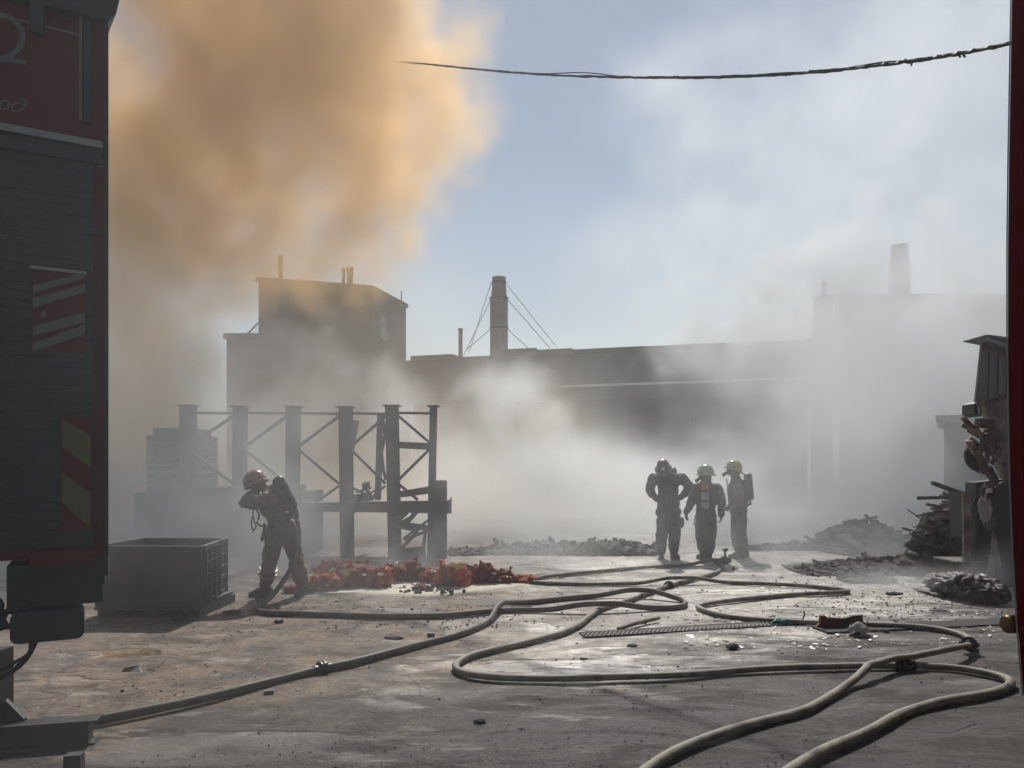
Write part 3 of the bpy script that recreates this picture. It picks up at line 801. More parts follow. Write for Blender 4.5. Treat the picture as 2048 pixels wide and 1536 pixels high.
    # hanging striped flag on a rod
    fl = panel('warning_flag', 66, 548, 171, 704, .03, .036, M['truck_red'], label='red flag with slanted cream stripes')
    panel('rod', 61, 541, 173, 547, .026, .044, M['truck_trim'], fl)
    for (ya, yb, yc, yd) in ((575, 590, 548, 560), (600, 619, 572, 588), (655, 674, 628, 647), (690, 704, 652, 672)):
        m = MB(); q = [L(67, ya), L(67, yb), L(170, yd), L(170, yc)]
        q = [(67, ya), (67, yb), (170, yd), (170, yc)]
        m.prism([(L(*p)[0], -.0405, L(*p)[1]) for p in q], (0, .003, 0)); m.build('stripe', M['decal_white'], fl, local=True)
    m = MB(); q = [L(82, 628), L(94, 625), L(92, 637), L(84, 640)]
    m.prism([(p[0], -.0405, p[1]) for p in q], (0, .003, 0)); m.build('badge', M['decal_white'], fl, local=True)
    # chevron board
    cb = panel('chevron_board', 122, 835, 184, 1060, .028, .034, M['truck_red'], label='red board with broad yellow chevrons')
    for (ya, yb, yc, yd) in ((838, 895, 935, 872), (945, 1005, 1055, 985)):
        m = MB(); m.prism([(L(*p)[0], -.0385, L(*p)[1]) for p in ((125, ya), (125, yb), (181, yc), (181, yd))], (0, .003, 0)); m.build('chevron', M['decal_yellow'], cb, local=True)
    panel('lower_strip', 60, 1100, 190, 1126, .03, .05, M['truck_red'])
    # skirt and under-run lamp box
    panel('skirt', 14, 1127, 205, 1210, -.3, .02, M['truck_grey'])
    panel('skirt', 190, 1115, 209, 1168, -.25, .015, M['truck_grey'])
    xa, z_a = L(24, 1246); xb, z_b = L(169, 1243)
    m = MB()
    hw = (L(90, 1215)[1] - L(90, 1275)[1]) / 2; zc = (L(90, 1215)[1] + L(90, 1275)[1]) / 2
    outline = []
    for cx_, cz_, a0 in ((xb - .03, zc + hw - .03, 0), (xa + .03, zc + hw - .03, 90), (xa + .03, zc - hw + .03, 180), (xb - .03, zc - hw + .03, 270)):
        for k in range(4):
            t = R(a0 + k * 30); outline.append((cx_ + .03 * math.cos(t), -.10, cz_ + .03 * math.sin(t)))
    m.prism(outline, (0, .16, 0)); m.build('air_tank', M['dark_metal'], o, local=True)
    for xx in (40, 150):
        panel('bracket', xx, 1200, xx + 14, 1222, -.02, .04, M['dark_metal'])
    # air lines
    def lp(px, py, d): a_ = L(px, py); return Vector((a_[0], -d, a_[1]))
    for pts in ([(62, 1276), (60, 1300), (40, 1325), (10, 1348), (-40, 1362)], [(76, 1276), (60, 1308), (38, 1332), (5, 1352), (-40, 1372)], [(66, 1278), (57, 1305), (30, 1322), (0, 1338), (-40, 1345)]):
        m = MB(); m.tube(catmull([lp(*p, .03) for p in pts], 6), .0085, 6); m.build('air_line', M['black_rubber'], o, local=True, smooth=True)
    for pts in ([(30, 1222), (14, 1222), (6, 1238), (12, 1250), (24, 1250)], [(-20, 1190), (2, 1205), (0, 1228), (10, 1250), (-20, 1258)]):
        m = MB(); m.tube(catmull([lp(*p, .02) for p in pts], 6), .014, 8); m.build('air_line', M['black_rubber'], o, local=True, smooth=True)
    panel('clip', 31, 1217, 40, 1221, .0, .03, M['decal_white'])
    # wheels, chassis (left of the frame)
    zc_ = .48
    for xw in (-1.75, -5.4):
        for yw in (.28, 2.1):
            m = MB(); m.lathe([(.2, -.13), (.46, -.14), (.48, -.1), (.48, .1), (.46, .14), (.2, .13)], (xw, yw, zc_), axis=(0, 1, 0), seg=28)
            w = m.build('wheel', M['black_rubber'], o, local=True)
            m = MB(); m.lathe([(.06, -.145), (.25, -.13), (.27, -.1), (.27, .1), (.2, .12)], (xw, yw, zc_), axis=(0, 1, 0), seg=24); m.build('rim', M['truck_trim'], w, local=True)
    m = MB(); m.box((-3.9, 1.2, .85), (6.4, .9, .5)); m.build('chassis', M['dark_metal'], o, local=True)
    # stabiliser leg and foot
    m = MB()
    f0, f1 = P(-60, 1500, 4.4), P(189, 1484, 4.55)
    return o
eng = make_left_engine()
def make_outrigger():
    # stands under the engine: an I beam foot with gusset and jack column
    o = thing('stabiliser_leg', G(-10, 1497), 'black steel stabiliser leg with I beam foot planted on the ground, bottom left corner', 'stabiliser')
    a = G(-120, 1508); b = G(187, 1484)
    md = M['dark_metal']
    d = (b - a).normalized(); n = Vector((-d.y, d.x, 0))
    H = .135
    def seg(name, z0, z1, w, e=0.0):
        m = MB(); p = [a - n * w / 2, b + d * e - n * w / 2, b + d * e + n * w / 2, a + n * w / 2]
        m.prism([(q.x, q.y, z0) for q in p], (0, 0, z1 - z0)); m.build(name, md, o)
    seg('bottom_flange', 0, .014, .13, .02); seg('top_flange', H, H + .014, .13, .035); seg('web', .0142, H - .0002, .10, -.015)
    ztop = H + .014
    c0 = P(-60, 1430, 4.45); c1 = P(14, 1430, 4.5)
    m = MB(); m.prism([(c0.x, c0.y - .06, ztop), (c1.x, c1.y - .06, ztop), (c1.x, c1.y - .06, .58), (c0.x, c0.y - .06, .58)], (0, .12, 0)); m.build('jack_column', md, o)
    g = P(52, 1430, 4.5)
    m = MB(); m.prism([(c1.x + .001, c1.y - .02, ztop + .001), (g.x, g.y - .02, ztop + .001), (g.x, g.y - .02, ztop + .015), (c1.x + .001, c1.y - .02, P(14, 1398, 4.5).z)], (0, .03, 0)); m.build('gusset', md, o)
make_outrigger()
m = MB(); c = G(148, 1548); m.box((c.x, c.y, .055), (.09, .07, .11), Matrix.Rotation(.2, 3, 'Z'), taper=.93)
tag(m.build('rubber_block', M['black_rubber']), 'small dark block standing on the mud at the bottom left edge of the photo', 'block')

# ------------------------------------------------------------------ right fire engine: cab corner
def make_right_engine():
    D = 3.3
    o = thing('fire_engine', ((2016 - 1024) / FPX * D, D, 0), 'deep red fire engine corner, a narrow strip along the right edge of the photo', 'fire engine')
    prof = [(2047, 1392), (2034, 1230), (2027, 1100), (2021, 960), (2018, 820), (2016, 660), (2016, 500), (2018, 330), (2021, 160), (2024, 0), (2030, -180), (2040, -260)]
    ray = Vector((.72, 1.0, 0)).normalized()           # flank runs away just hidden behind the corner
    near = Vector((.9, -.35, 0)).normalized()
    pts = [P(x, y, D) for x, y in prof]
    m = MB()
    rows = []
    for p in pts:
        rows.append([m.bm.verts.new(q) for q in (p, p + near * .03 + Vector((0, -.004, 0)), p + near * 2.4, p + near * 2.4 + ray * 6, p + ray * 6)])
    for i in range(len(rows) - 1):
        for k in range(5):
            m.bm.faces.new([rows[i][k], rows[i][(k + 1) % 5], rows[i + 1][(k + 1) % 5], rows[i + 1][k]])
    m.bm.faces.new(rows[0]); m.bm.faces.new(rows[-1][::-1])
    m.build('body', M['shade_red'], o)
    # thin pale strip along the corner, standing in for its lit rim
    m = MB(); m.tube([p - near * .004 for p in pts], .003, 6); m.build('lit_rim', M['truck_trim'], o)
    for xw in (0.9, 4.6):
        c = pts[0] + near * .35 + ray * xw
        m = MB(); m.lathe([(.2, -.13), (.46, -.14), (.48, -.1), (.48, .1), (.46, .14), (.2, .13)], (c.x + .4, c.y, .48), axis=near, seg=28)
        w = m.build('wheel', M['black_rubber'], o)
        m = MB(); m.lathe([(.06, -.145), (.25, -.13), (.27, -.1), (.27, .1), (.2, .12)], (c.x + .4, c.y, .48), axis=near, seg=24); m.build('rim', M['truck_trim'], w)
make_right_engine()
# brass outlet cap poking out beside the engine
Dq = 3.9
c = P(2040, 1248, Dq)
o = thing('brass_outlet', (c.x, c.y, 0), 'dull brass hose outlet cap poking out beside the right fire engine', 'hose outlet')
m = MB(); m.lathe([(.02, -.0), (.04, .004), (.048, .015), (.05, .05), (.044, .052), (.044, .075), (.05, .078), (.05, .1), (.03, .12)], P(2009, 1248, Dq), axis=(1, .12, 0), seg=24); m.build('cap', M['brass'], o, smooth=False)
m = MB(); m.tube([P(2040, 1248, Dq), P(2075, 1252, Dq), P(2100, 1300, Dq), (P(2100, 1300, Dq).x + .02, Dq, .0)], .035, 10); m.build('pipe', M['coupling'], o, smooth=True)

# ------------------------------------------------------------------ red net sacks
def make_sack(px, by, w, h, seed, label, extra=(), mat='red_net'):
    g = G(px, by - 2); D = g.y; s = D / FPX
    W, H = w * s, h * s
    r = random.Random(seed)
    o = thing('net_sack', (g.x, g.y, 0), label, 'sack', 'burst red net sacks in a row')
    mat = ['red_net', 'dark_net', 'dark_net', 'pale_net', 'red_net', 'dark_net'][seed % 6] if seed != 19 else 'red_net'
    m = MB()
    m.blob((g.x, g.y + W * .3, H * .36), (W * .46, W * .36, H * .48), 4, .5, 1.15, seed, floor=0.0)
    for k in range(4):
        a_ = r.uniform(0, 6.28)
        m.blob((g.x + math.cos(a_) * .3 * W, g.y + W * .3 + math.sin(a_) * .2 * W, H * r.uniform(.2, .55)), (W * r.uniform(.14, .26), W * .2, H * r.uniform(.22, .42)), 3, .55, 1.5, seed + k + 3, ridged=(k % 2 == 0), floor=0.0)
    m.build('mesh_body', M[mat], o, smooth=False)
    # loose folds and ears of netting
    for k in range(3):
        m = MB(); a_ = r.uniform(-1.2, 1.2); base = Vector((g.x + a_ * .3 * W, g.y + W * r.uniform(-.02, .3), H * r.uniform(.45, .8)))
        tip = base + Vector((math.sin(a_) * W * .2, r.uniform(-.05, .02), H * r.uniform(.05, .22)))
        side = Vector((r.uniform(.3, 1), r.uniform(-.5, .5), r.uniform(-.3, .3))).normalized() * W * r.uniform(.08, .16)
        mid = base.lerp(tip, .5) + Vector((0, -.03, 0))
        m.prism([base - side, base + side, mid + side * .6, tip + side * .35, tip - side * .2, mid - side * .5], (0.004, .012, .004)); m.build('netting_fold', M[mat], o)
    m = MB()
    a = Vector((g.x + r.uniform(-.3, .3) * W, g.y + W * .2, H * .7)); b = a + Vector((r.uniform(-.08, .08), 0, H * r.uniform(.18, .42)))
    m.tube(catmull([a, a.lerp(b, .5) + Vector((r.uniform(-.03, .03), 0, 0)), b], 3), [H * .2, H * .12, H * .07, H * .045, H * .05, H * .10, H * .13], 7); m.build('gathered_neck', M[mat], o)
    for k in range(3):
        m = MB(); m.blob((g.x + r.uniform(-.4, .4) * W, g.y + W * r.uniform(-.1, .15), H * r.uniform(.25, .8)), (W * r.uniform(.03, .07), .015, W * r.uniform(.02, .05)), 2, .9, 2.5, seed + 20 + k)
        m.build('scrap', M[r.choice(['white_scrap', 'yellow_scrap', 'pale_net', 'white_scrap'])], o)
    for (dx, dy, sz, mt) in extra:
        m = MB(); m.blob((g.x + dx * W, g.y - W * .02, dy * H), (sz * W * 1.5, .03, sz * W * .8), 2, .8, 2.5, seed + 9)
        m.build('scrap', M[mt], o)
SACKS = [
    (583, 1188, 40, 16, 11, 'small flat red net sack left of the bending firefighter\'s right boot', ()),
    (644, 1187, 78, 42, 12, 'red net sack right beside the bending firefighter\'s boot', ((.05, .55, .07, 'brown_rubble'),)),
    (660, 1166, 74, 46, 13, 'dark red net sack with a pointed knot, second from the left at the back', ()),
    (704, 1180, 84, 52, 14, 'red net sack with bright yellow scraps on its front', ((-.1, .62, .10, 'yellow_scrap'), (-.22, .66, .05, 'white_scrap'))),
    (713, 1160, 52, 40, 15, 'small peaked red net sack leaning against the sack with yellow scraps', ((-.1, .5, .07, 'white_scrap'),)),
    (752, 1181, 62, 50, 16, 'upright dark red net sack beside the gap in the row', ((.15, .62, .06, 'white_scrap'),)),
    (806, 1168, 88, 46, 17, 'wide dark red net sack with a white scrap on top, right of the gap', ((-.12, .82, .06, 'white_scrap'), (-.1, .5, .045, 'white_scrap'))),
    (866, 1170, 56, 32, 18, 'low red net sack between the wide dark one and the tall bright one', ((0.0, .8, .07, 'white_scrap'),)),
    (906, 1178, 74, 54, 19, 'tallest and brightest red net sack, with a big yellow scrap on top', ((.05, .78, .14, 'yellow_scrap'),)),
    (955, 1172, 70, 46, 20, 'dark red net sack with a curled tuft, right of the brightest sack', ()),
    (1004, 1171, 54, 32, 21, 'brownish low net sack with pale specks, third from the right end hose', ((-.3, .7, .07, 'white_scrap'),)),
    (1046, 1170, 60, 18, 22, 'flat red net sack at the right end of the row, beside the hoses', ()),
    (842, 1186, 36, 16, 23, 'small red scrap of net sack among black lumps in front of the row', ()),
]
for s in SACKS: make_sack(*s)
rl = random.Random(8)
m = MB()
for k in range(70):
    g = G(rl.gauss(858, 32), rl.uniform(1172, 1190)); r_ = rl.uniform(.018, .042)
    m.blob((g.x, g.y, r_ * .8), (r_, r_, r_), 1, .3, 2, k)
tag(m.build('charred_lumps', M['rubble']), 'black charred lumps spilled in front of the red sacks', 'lumps', kind='stuff')
def spill(name, outline, h, mat, label, cat, seed):
    """thin spilled layer with its own uneven top"""
    me_b = MB(); pts = [G(*p) for p in outline]; c = sum(pts, Vector()) / len(pts)
    rings = []
    for k, t in enumerate((1.0, .93, .8, .55, .25)):
        ring = []
        for i, p in enumerate(catmull(pts + [pts[0]], 4)[:-1]):
            q = c.lerp(p, t * (1 + .05 * mn.noise(Vector((i * .7, seed, 0)))))
            z = .012 + h * (1 - t) ** .35 * (.7 + .6 * mn.noise(Vector((q.x * 5, q.y * 5, seed))))
            ring.append(me_b.bm.verts.new((q.x, q.y, -.02 if k == 0 else max(.012, z))))
        rings.append(ring)
    for a, b in zip(rings[:-1], rings[1:]):
        for i in range(len(a)):
            me_b.bm.faces.new([a[i], a[(i + 1) % len(a)], b[(i + 1) % len(a)], b[i]])
    cv = me_b.bm.verts.new((c.x, c.y, .012 + h))
    for i in range(len(rings[-1])): me_b.bm.faces.new([rings[-1][i], rings[-1][(i + 1) % len(rings[-1])], cv])
    return tag(me_b.build(name, mat, smooth=True), label, cat, kind='stuff')
M['spill'] = pmat('pale_sandy_spill', [(.34, .29, .21), (.56, .5, .39), (.68, .62, .5)], 6, (.6, .9), 0, .6, 30)
spill('spilled_grain', [(612, 1192), (700, 1188), (760, 1191), (850, 1193), (930, 1186), (1010, 1178), (1070, 1172), (1040, 1160), (900, 1156), (760, 1158), (650, 1165)], .02, M['spill'], 'pale sandy spill under the row of red sacks', 'spill', 3)

# ------------------------------------------------------------------ far rubble
def rubble_heap(name, label, px0, px1, ybase, heights, D, seed, mat='rubble', dens=26, depth=1.6, sz=(.04, .14)):
    o_m = MB(); r = random.Random(seed)
    s = D / FPX
    xs = np.linspace(px0, px1, len(heights))
    n = int((px1 - px0) / 10 * dens / 4)
    def H(x): return float(np.interp(x, xs, heights)) * s
    # core
    k = max(4, int((px1 - px0) / 22))
    for i in range(k):
        x = px0 + (i + .5) / k * (px1 - px0); h = H(x)
        c = P(x, ybase, D)
        o_m.blob((c.x, D + depth * .3, h * .25), ((px1 - px0) / k * s * .9, depth * .5, max(.03, h * .66)), 3, .35, 2.5, seed + i, floor=0)
    for i in range(n):
        x = r.uniform(px0, px1); h = H(x) * r.uniform(.0, 1.0); t = h / (H(x) + 1e-4)
        c = P(x, ybase, D); q = r.uniform(*sz)
        pos = (c.x, D + depth * (.3 - (1 - t) * r.uniform(.0, .55)), h)
        rot = Matrix.Rotation(r.uniform(0, 3), 3, 'Z') @ Matrix.Rotation(r.uniform(0, 3), 3, 'X')
        if r.random() < .72: o_m.box(pos, (q * r.uniform(.7, 1.8), q, q * r.uniform(.4, 1)), rot, jit=q * .15, rnd=r)
        else: o_m.box(pos, (q * r.uniform(3, 6), q * .45, q * .3), Matrix.Rotation(r.uniform(0, 3), 3, 'Z') @ Matrix.Rotation(r.uniform(-.6, .6), 3, 'Y'), jit=.01, rnd=r)
    return tag(o_m.build(name, M[mat]), label, 'rubble', kind='stuff')
rubble_heap('rubble_ridge', 'low ridge of sooty rubble lying across the yard behind the men', 895, 1312, 1119, [4, 14, 10, 16, 18, 30, 20, 22, 30, 28, 20, 12], 14.6, 40, dens=30, depth=.9, sz=(.04, .12))
rubble_heap('rubble_ridge', 'thin strip of dark rubble between the three men and the mound', 1500, 1700, 1112, [4, 8, 6, 14, 8, 12, 20], 15.5, 51, dens=20, depth=.8, sz=(.04, .1))
rubble_heap('rubble_mound', 'rounded mound of dark rubble in smoke at the right of the yard', 1668, 1850, 1118, [8, 30, 52, 60, 62, 60, 46, 28, 20], 14.8, 60, dens=60, depth=2.2, sz=(.05, .16))
rubble_heap('ash_rubble', 'strip of brown ash and rubble lying at the foot of the timber pile', 1610, 1960, 1152, [4, 12, 20, 24, 26, 30, 34, 30, 26], 11.9, 70, 'brown_rubble', dens=40, depth=1.3, sz=(.03, .1))
rubble_heap('ash_rubble', 'dark sooty lump of rubble in front of the brown ash strip', 1700, 1790, 1166, [6, 14, 26, 18, 10], 11.0, 82, 'rubble', dens=30, depth=.6, sz=(.03, .09))

# ------------------------------------------------------------------ collapsed store on the right
def make_shelter():
    D = 17
    def x(px): return (px - 1024) / FPX * D
    def z(y): return CAMH + (HOR - y) / FPX * D
    o = thing('concrete_shelter', (x(1930), D, 0), 'hazy concrete hut with an overhanging flat roof, behind the collapsed store', 'building')
    m = MB(); m.prism([(x(1888), D, 0), (x(2150), D, 0), (x(2150) + 1.8, D + 3, 0), (x(1888) + 1.8, D + 3, 0)], (0, 0, z(846) - .002)); m.build('wall', M['concrete'], o)
    m = MB(); m.prism([(x(1861), D - .2, z(832)), (x(2160), D - .2, z(824)), (x(2160), D - .2, z(845)), (x(1889), D - .2, z(845)), (x(1861), D - .2, z(839))], (2.1, 3.6, 0)); m.build('roof', M['concrete'], o)
    m = MB(); m.box((x(1990), D - .02, z(900)), (.9, .1, .8)); m.build('window', M['glass_dark'], o)
make_shelter()
def make_store():
    D = 10.6
    def x(px, d=D): return (px - 1024) / FPX * d
    def z(y, d=D): return CAMH + (HOR - y) / FPX * d
    o = thing('collapsed_store', (x(2000), D, 0), 'collapsed store at the right with a tilted metal hood, torn plaster and dark cladding', 'ruin')
    sm = M['sheet_metal']
    m = MB(); m.prism([(x(1964), D, z(683)), (x(2080), D, z(700)), (x(2080), D, z(845)), (x(1960), D, z(828)), (x(1957), D, z(808)), (x(1951), D, z(803))], (0, .04, 0)); m.build('hood_panel', sm, o)
    m = MB(); m.prism([(x(1956), D - .12, z(674)), (x(2090), D - .12, z(702)), (x(2090), D - .12, z(688)), (x(1964), D - .12, z(672))], (0, .5, 0)); m.build('hood_cap', sm, o)
    m = MB(); m.bar((x(1960), D - .13, z(680)), (x(2080), D - .13, z(722)), .03, .05); m.build('hood_rail', M['truck_trim'], o)
    for px in (1980, 1998, 2016, 2034):
        m = MB(); m.bar((x(px), D - .012, z(704)), (x(px - 3), D - .012, z(828)), .025, .02); m.build('hood_seam', sm, o)
    m = MB(); m.prism([(x(1958), D + .1, z(826)), (x(1972), D + .1, z(832)), (x(1972), D + .1, z(800)), (x(1958), D + .1, z(806))], (0, .3, 0)); m.build('hinge_block', M['dark_metal'], o)
    D2 = 10.3
    r = random.Random(12)
    def slab(pts, th, mat, name, dd=D2, lean=0.0):
        m = MB(); zmin = min(z(p[1], dd) for p in pts)
        m.prism([(x(p[0], dd), dd + (z(p[1], dd) - zmin) * lean, z(p[1], dd)) for p in pts], (0, th, 0)); return m.build(name, mat, o)
    slab([(1970, 806), (1985, 800), (2010, 790), (2060, 792), (2060, 965), (2010, 958), (1996, 925), (1984, 880), (1975, 835)], .1, M['plaster'], 'plaster_slab')
    slab([(1969, 800), (1986, 798), (2012, 786), (2012, 796), (1986, 808), (1970, 812)], .16, M['char_wood'], 'charred_capping', D2 - .05)
    for k in range(9):
        px, py = r.uniform(1980, 2010), r.uniform(815, 930)
        slab([(px, py), (px + r.uniform(3, 9), py + r.uniform(-3, 3)), (px + r.uniform(3, 7), py + r.uniform(6, 14)), (px - 1, py + r.uniform(5, 12))], .03, M['plaster'] if k % 2 else M['char_wood'], 'plaster_flake', D2 - .035)
    slab([(1952, 965), (2080, 950), (2080, 1180), (1946, 1160)], .25, M['dark_metal'], 'cladding', D2 + .3)
    slab([(1931, 985), (1943, 990), (1948, 1040), (1948, 1062), (1941, 1128), (1929, 1124), (1930, 1060)], .05, M['plaster'], 'leaning_board', D2 + .15, .05)
    slab([(1921, 983), (1931, 984), (1932, 1075), (1926, 1075)], .3, M['dark_metal'], 'leaning_board', D2 + .25)
    slab([(1988, 1062), (1993, 1075), (2003, 1130), (1996, 1138), (1984, 1112)], .05, M['plaster'], 'torn_strip', D2 + .1)
    slab([(1983, 1110), (1989, 1118), (1990, 1150), (1982, 1168), (1978, 1150)], .05, M['poly'], 'torn_strip', D2 + .05)
    m = MB(); a, b = P(1957, 1030, D2 + .1), P(1941, 1130, D2 + .1); m.tube([a, a.lerp(b, .5) + Vector((.01, 0, 0)), b], .018, 6); m.build('bent_bar', M['char_wood'], o)
    for pts in ([(1955, 990), (1947, 1010), (1947, 1035), (1955, 1040)], [(1985, 990), (1992, 975), (2005, 966), (2030, 962)], [(1950, 1036), (1960, 1012), (1962, 985), (1972, 965)]):
        m = MB(); m.tube(catmull([P(*p, D2 - .06) for p in pts], 5), .016, 6); m.build('bent_bar', M['dark_metal'], o)
    m = MB(); m.blob(P(1970, 1015, D2 - .1), (.07, .06, .19), 3, .7, 2.5, 5, ridged=True); m.build('hanging_rag', M['poly'], o)
    m = MB(); m.blob(P(1980, 1045, D2 - .1), (.06, .05, .09), 3, .7, 2.5, 6, ridged=True); m.build('hanging_rag', M['grey_poly'], o)
    m = MB(); m.blob(P(1975, 985, D2 - .08), (.1, .08, .1), 3, .6, 2.2, 7, ridged=True); m.build('hanging_rag', M['char_wood'], o)
    m = MB(); m.box(P(1978, 981, D2 - .15), (.07, .04, .06)); m.build('white_block', M['white_scrap'], o)
make_store()
D = 10.2
bs = []
for a, b, w, h in [((1926, 836), (1948, 858), .05, .04), ((1923, 848), (1965, 870), .1, .06), ((1935, 862), (1966, 879), .04, .03), ((1938, 878), (1960, 896), .1, .07), ((1955, 845), (1985, 850), .09, .12),
                   ((1940, 880), (1968, 935), .11, .05), ((1952, 895), (1972, 945), .09, .05), ((1978, 890), (1990, 922), .03, .03), ((1965, 872), (1985, 865), .05, .04), ((1960, 905), (1975, 875), .06, .05),
                   ((1948, 850), (1958, 872), .09, .06), ((1970, 880), (1982, 905), .12, .08), ((1962, 930), (1985, 958), .08, .05), ((1972, 858), (1975, 925), .1, .05), ((1985, 850), (1978, 900), .1, .06), ((1975, 935), (1992, 968), .09, .06)]:
    bs.append((P(*a, D + rp.uniform(-.15, .15)), P(*b, D + rp.uniform(-.1, .25)), w, h))
o = wood_pile('broken_board_bundle', 'splayed bundle of broken boards jutting left from the torn plaster wall', P(1965, 900, D), bs, mats=('char_wood', 'pale_wood', 'char_wood'))
m = MB(); m.prism([P(1932, 902, D + .1), P(1932, 915, D + .1), P(1936, 928, D + .1), P(1946, 938, D + .1), P(1962, 946, D + .1), P(1952, 918, D + .1), P(1944, 896, D + .1), P(1937, 892, D + .1)], (0, .05, 0)); m.build('chair_back', M['black_rubber'], o)
D = 12.0
bs = [(P(1865, 966, D), P(1930, 990, D + .2), .07, .06), (P(1836, 996, D), P(1892, 995, D), .06, .05), (P(1815, 1018, D), P(1858, 1050, D), .014, .012), (P(1833, 1032, D), P(1876, 1022, D), .03, .025), (P(1825, 1053, D), P(1845, 1060, D), .014, .012),
      (P(1887, 985, D - .2), P(1922, 1008, D - .2), .07, .03), (P(1842, 1090, D - .6), P(1888, 1113, D - .6), .03, .03), (P(1932, 962, D + .3), P(1950, 990, D + .3), .05, .03), (P(1936, 1028, D + .2), P(1952, 975, D + .3), .03, .02)]
bs += rand_boards(1880, 1925, 1008, 1030, 11.8, 12.6, 16, (.3, .7), .25)
bs += rand_boards(1868, 1925, 1030, 1062, 11.7, 12.6, 26, (.4, .9), .25)
bs += rand_boards(1855, 1930, 1060, 1120, 11.5, 12.8, 60, (.4, 1.1), .28, (.08, .16), (.04, .1))
o = wood_pile('timber_pile', 'tall pile of charred boards and sticks pointing left, below the concrete hut', (P(1890, 1100, 12).x, 12, 0), bs, mats=('char_wood', 'char_wood', 'pale_wood', 'brown_rubble'))
m = MB(); a = P(1851, 1033, 12); r4 = Matrix.Rotation(R(30), 3, 'Y')
for dx, dz, sx, sz in ((0, .055, .13, .018), (0, -.055, .13, .018), (.056, 0, .018, .092), (-.056, 0, .018, .092)):
    m.box(P(1858, 1037, 12) + r4 @ Vector((dx, 0, dz)), (sx, .04, sz), r4)
m.build('small_frame', M['char_wood'], o)
# dark plinth under the boards so the pile is solid
m = MB(); m.blob((P(1895, 1100, 12.4).x, 12.5, .3), (.5, .5, .62), 3, .3, 2, 77, floor=0); m.build('board_core', M['rubble'], o)
m = MB(); a = P(1915, 1140, 10.9); m.box((a.x, 10.9, .17), (.44, .5, .34)); o = m.build('dark_crate', M['dark_metal']); tag(o, 'dark metal box with a pale lid edge, low at the foot of the collapsed store', 'box')
m = MB(); m.box((a.x + .02, 10.88, .352), (.46, .56, .018)); m.build('lid', M['poly'], o)
for px, by, w, h, sd, mt, lb in ((1948, 1196, 76, 44, 4, 'poly', 'pale crumpled plastic sheeting heaped in front of the dark metal box'), (1996, 1212, 90, 62, 5, 'grey_poly', 'dirty grey plastic sheeting heaped beside the right fire engine'), (1908, 1200, 40, 9, 6, 'grey_poly', 'flat dirty plastic sheet left of the crumpled heap')):
    g = G(px, by); s = g.y / FPX
    m = MB()
    for k in range(5 if h > 20 else 1):
        m.blob((g.x + rl.uniform(-.25, .25) * w * s, g.y + .25 + rl.uniform(0, .3), h * s * rl.uniform(.25, .5)), (w * s * rl.uniform(.25, .45), .3, h * s * rl.uniform(.25, .42)), 4, .8, 2.6, sd * 10 + k, ridged=True, floor=0)
    tag(m.build('plastic_sheeting', M[mt], smooth=True), lb, 'plastic sheeting')

# ------------------------------------------------------------------ hoses
hose_pts = []
def lay(path, r=.034):
    """pixel path on the ground -> 3-D centre line, lifted where it crosses an earlier hose; entries may be (px,py,height)"""
    ctl = []
    for p in path:
        h = p[2] if len(p) > 2 else r
        if len(p) > 3: ctl.append(P(p[0], p[1], p[3]))
        else: ctl.append(G(p[0], p[1], h))
    pts = catmull(ctl, 10)
    # resample evenly
    for i, p in enumerate(pts):
        if p.z < .1:
            p.x += .035 * mn.noise(Vector((p.x * 1.1, p.y * 1.1, 5))); p.y += .035 * mn.noise(Vector((p.x * 1.1, p.y * 1.1, 11)))
    out = [pts[0]]
    for p in pts[1:]:
        while (p - out[-1]).length > .05:
            out.append(out[-1] + (p - out[-1]).normalized() * .05)
    lift = np.zeros(len(out))
    if hose_pts:
        A = np.array([[q.x, q.y, q.z] for q in hose_pts])
        for i, p in enumerate(out):
            d = np.hypot(A[:, 0] - p.x, A[:, 1] - p.y); j = int(np.argmin(d))
            if d[j] < .11 and abs(A[j, 2] - p.z) < .068: lift[i] = A[j, 2] + .068 - p.z
    # own crossings
    B = np.array([[q.x, q.y] for q in out])
    for i in range(len(out)):
        if i > 30:
            d = np.hypot(B[:i - 25, 0] - B[i, 0], B[:i - 25, 1] - B[i, 1])
            if d.min() < .11 and out[i].z < .08: lift[i] = max(lift[i], .068)
    k = np.array([.02, .06, .12, .2, .3, .42, .55, .68, .8, .9, .97, 1, .97, .9, .8, .68, .55, .42, .3, .2, .12, .06, .02])
    l2 = lift.copy()
    for i in range(len(out)):
        if lift[i] > 0:
            for j, w in enumerate(k):
                q = i + j - 11
                if 0 <= q < len(out): l2[q] = max(l2[q], lift[i] * w)
    for i, p in enumerate(out): p.z += l2[i]; hose_pts.append(p)
    return out
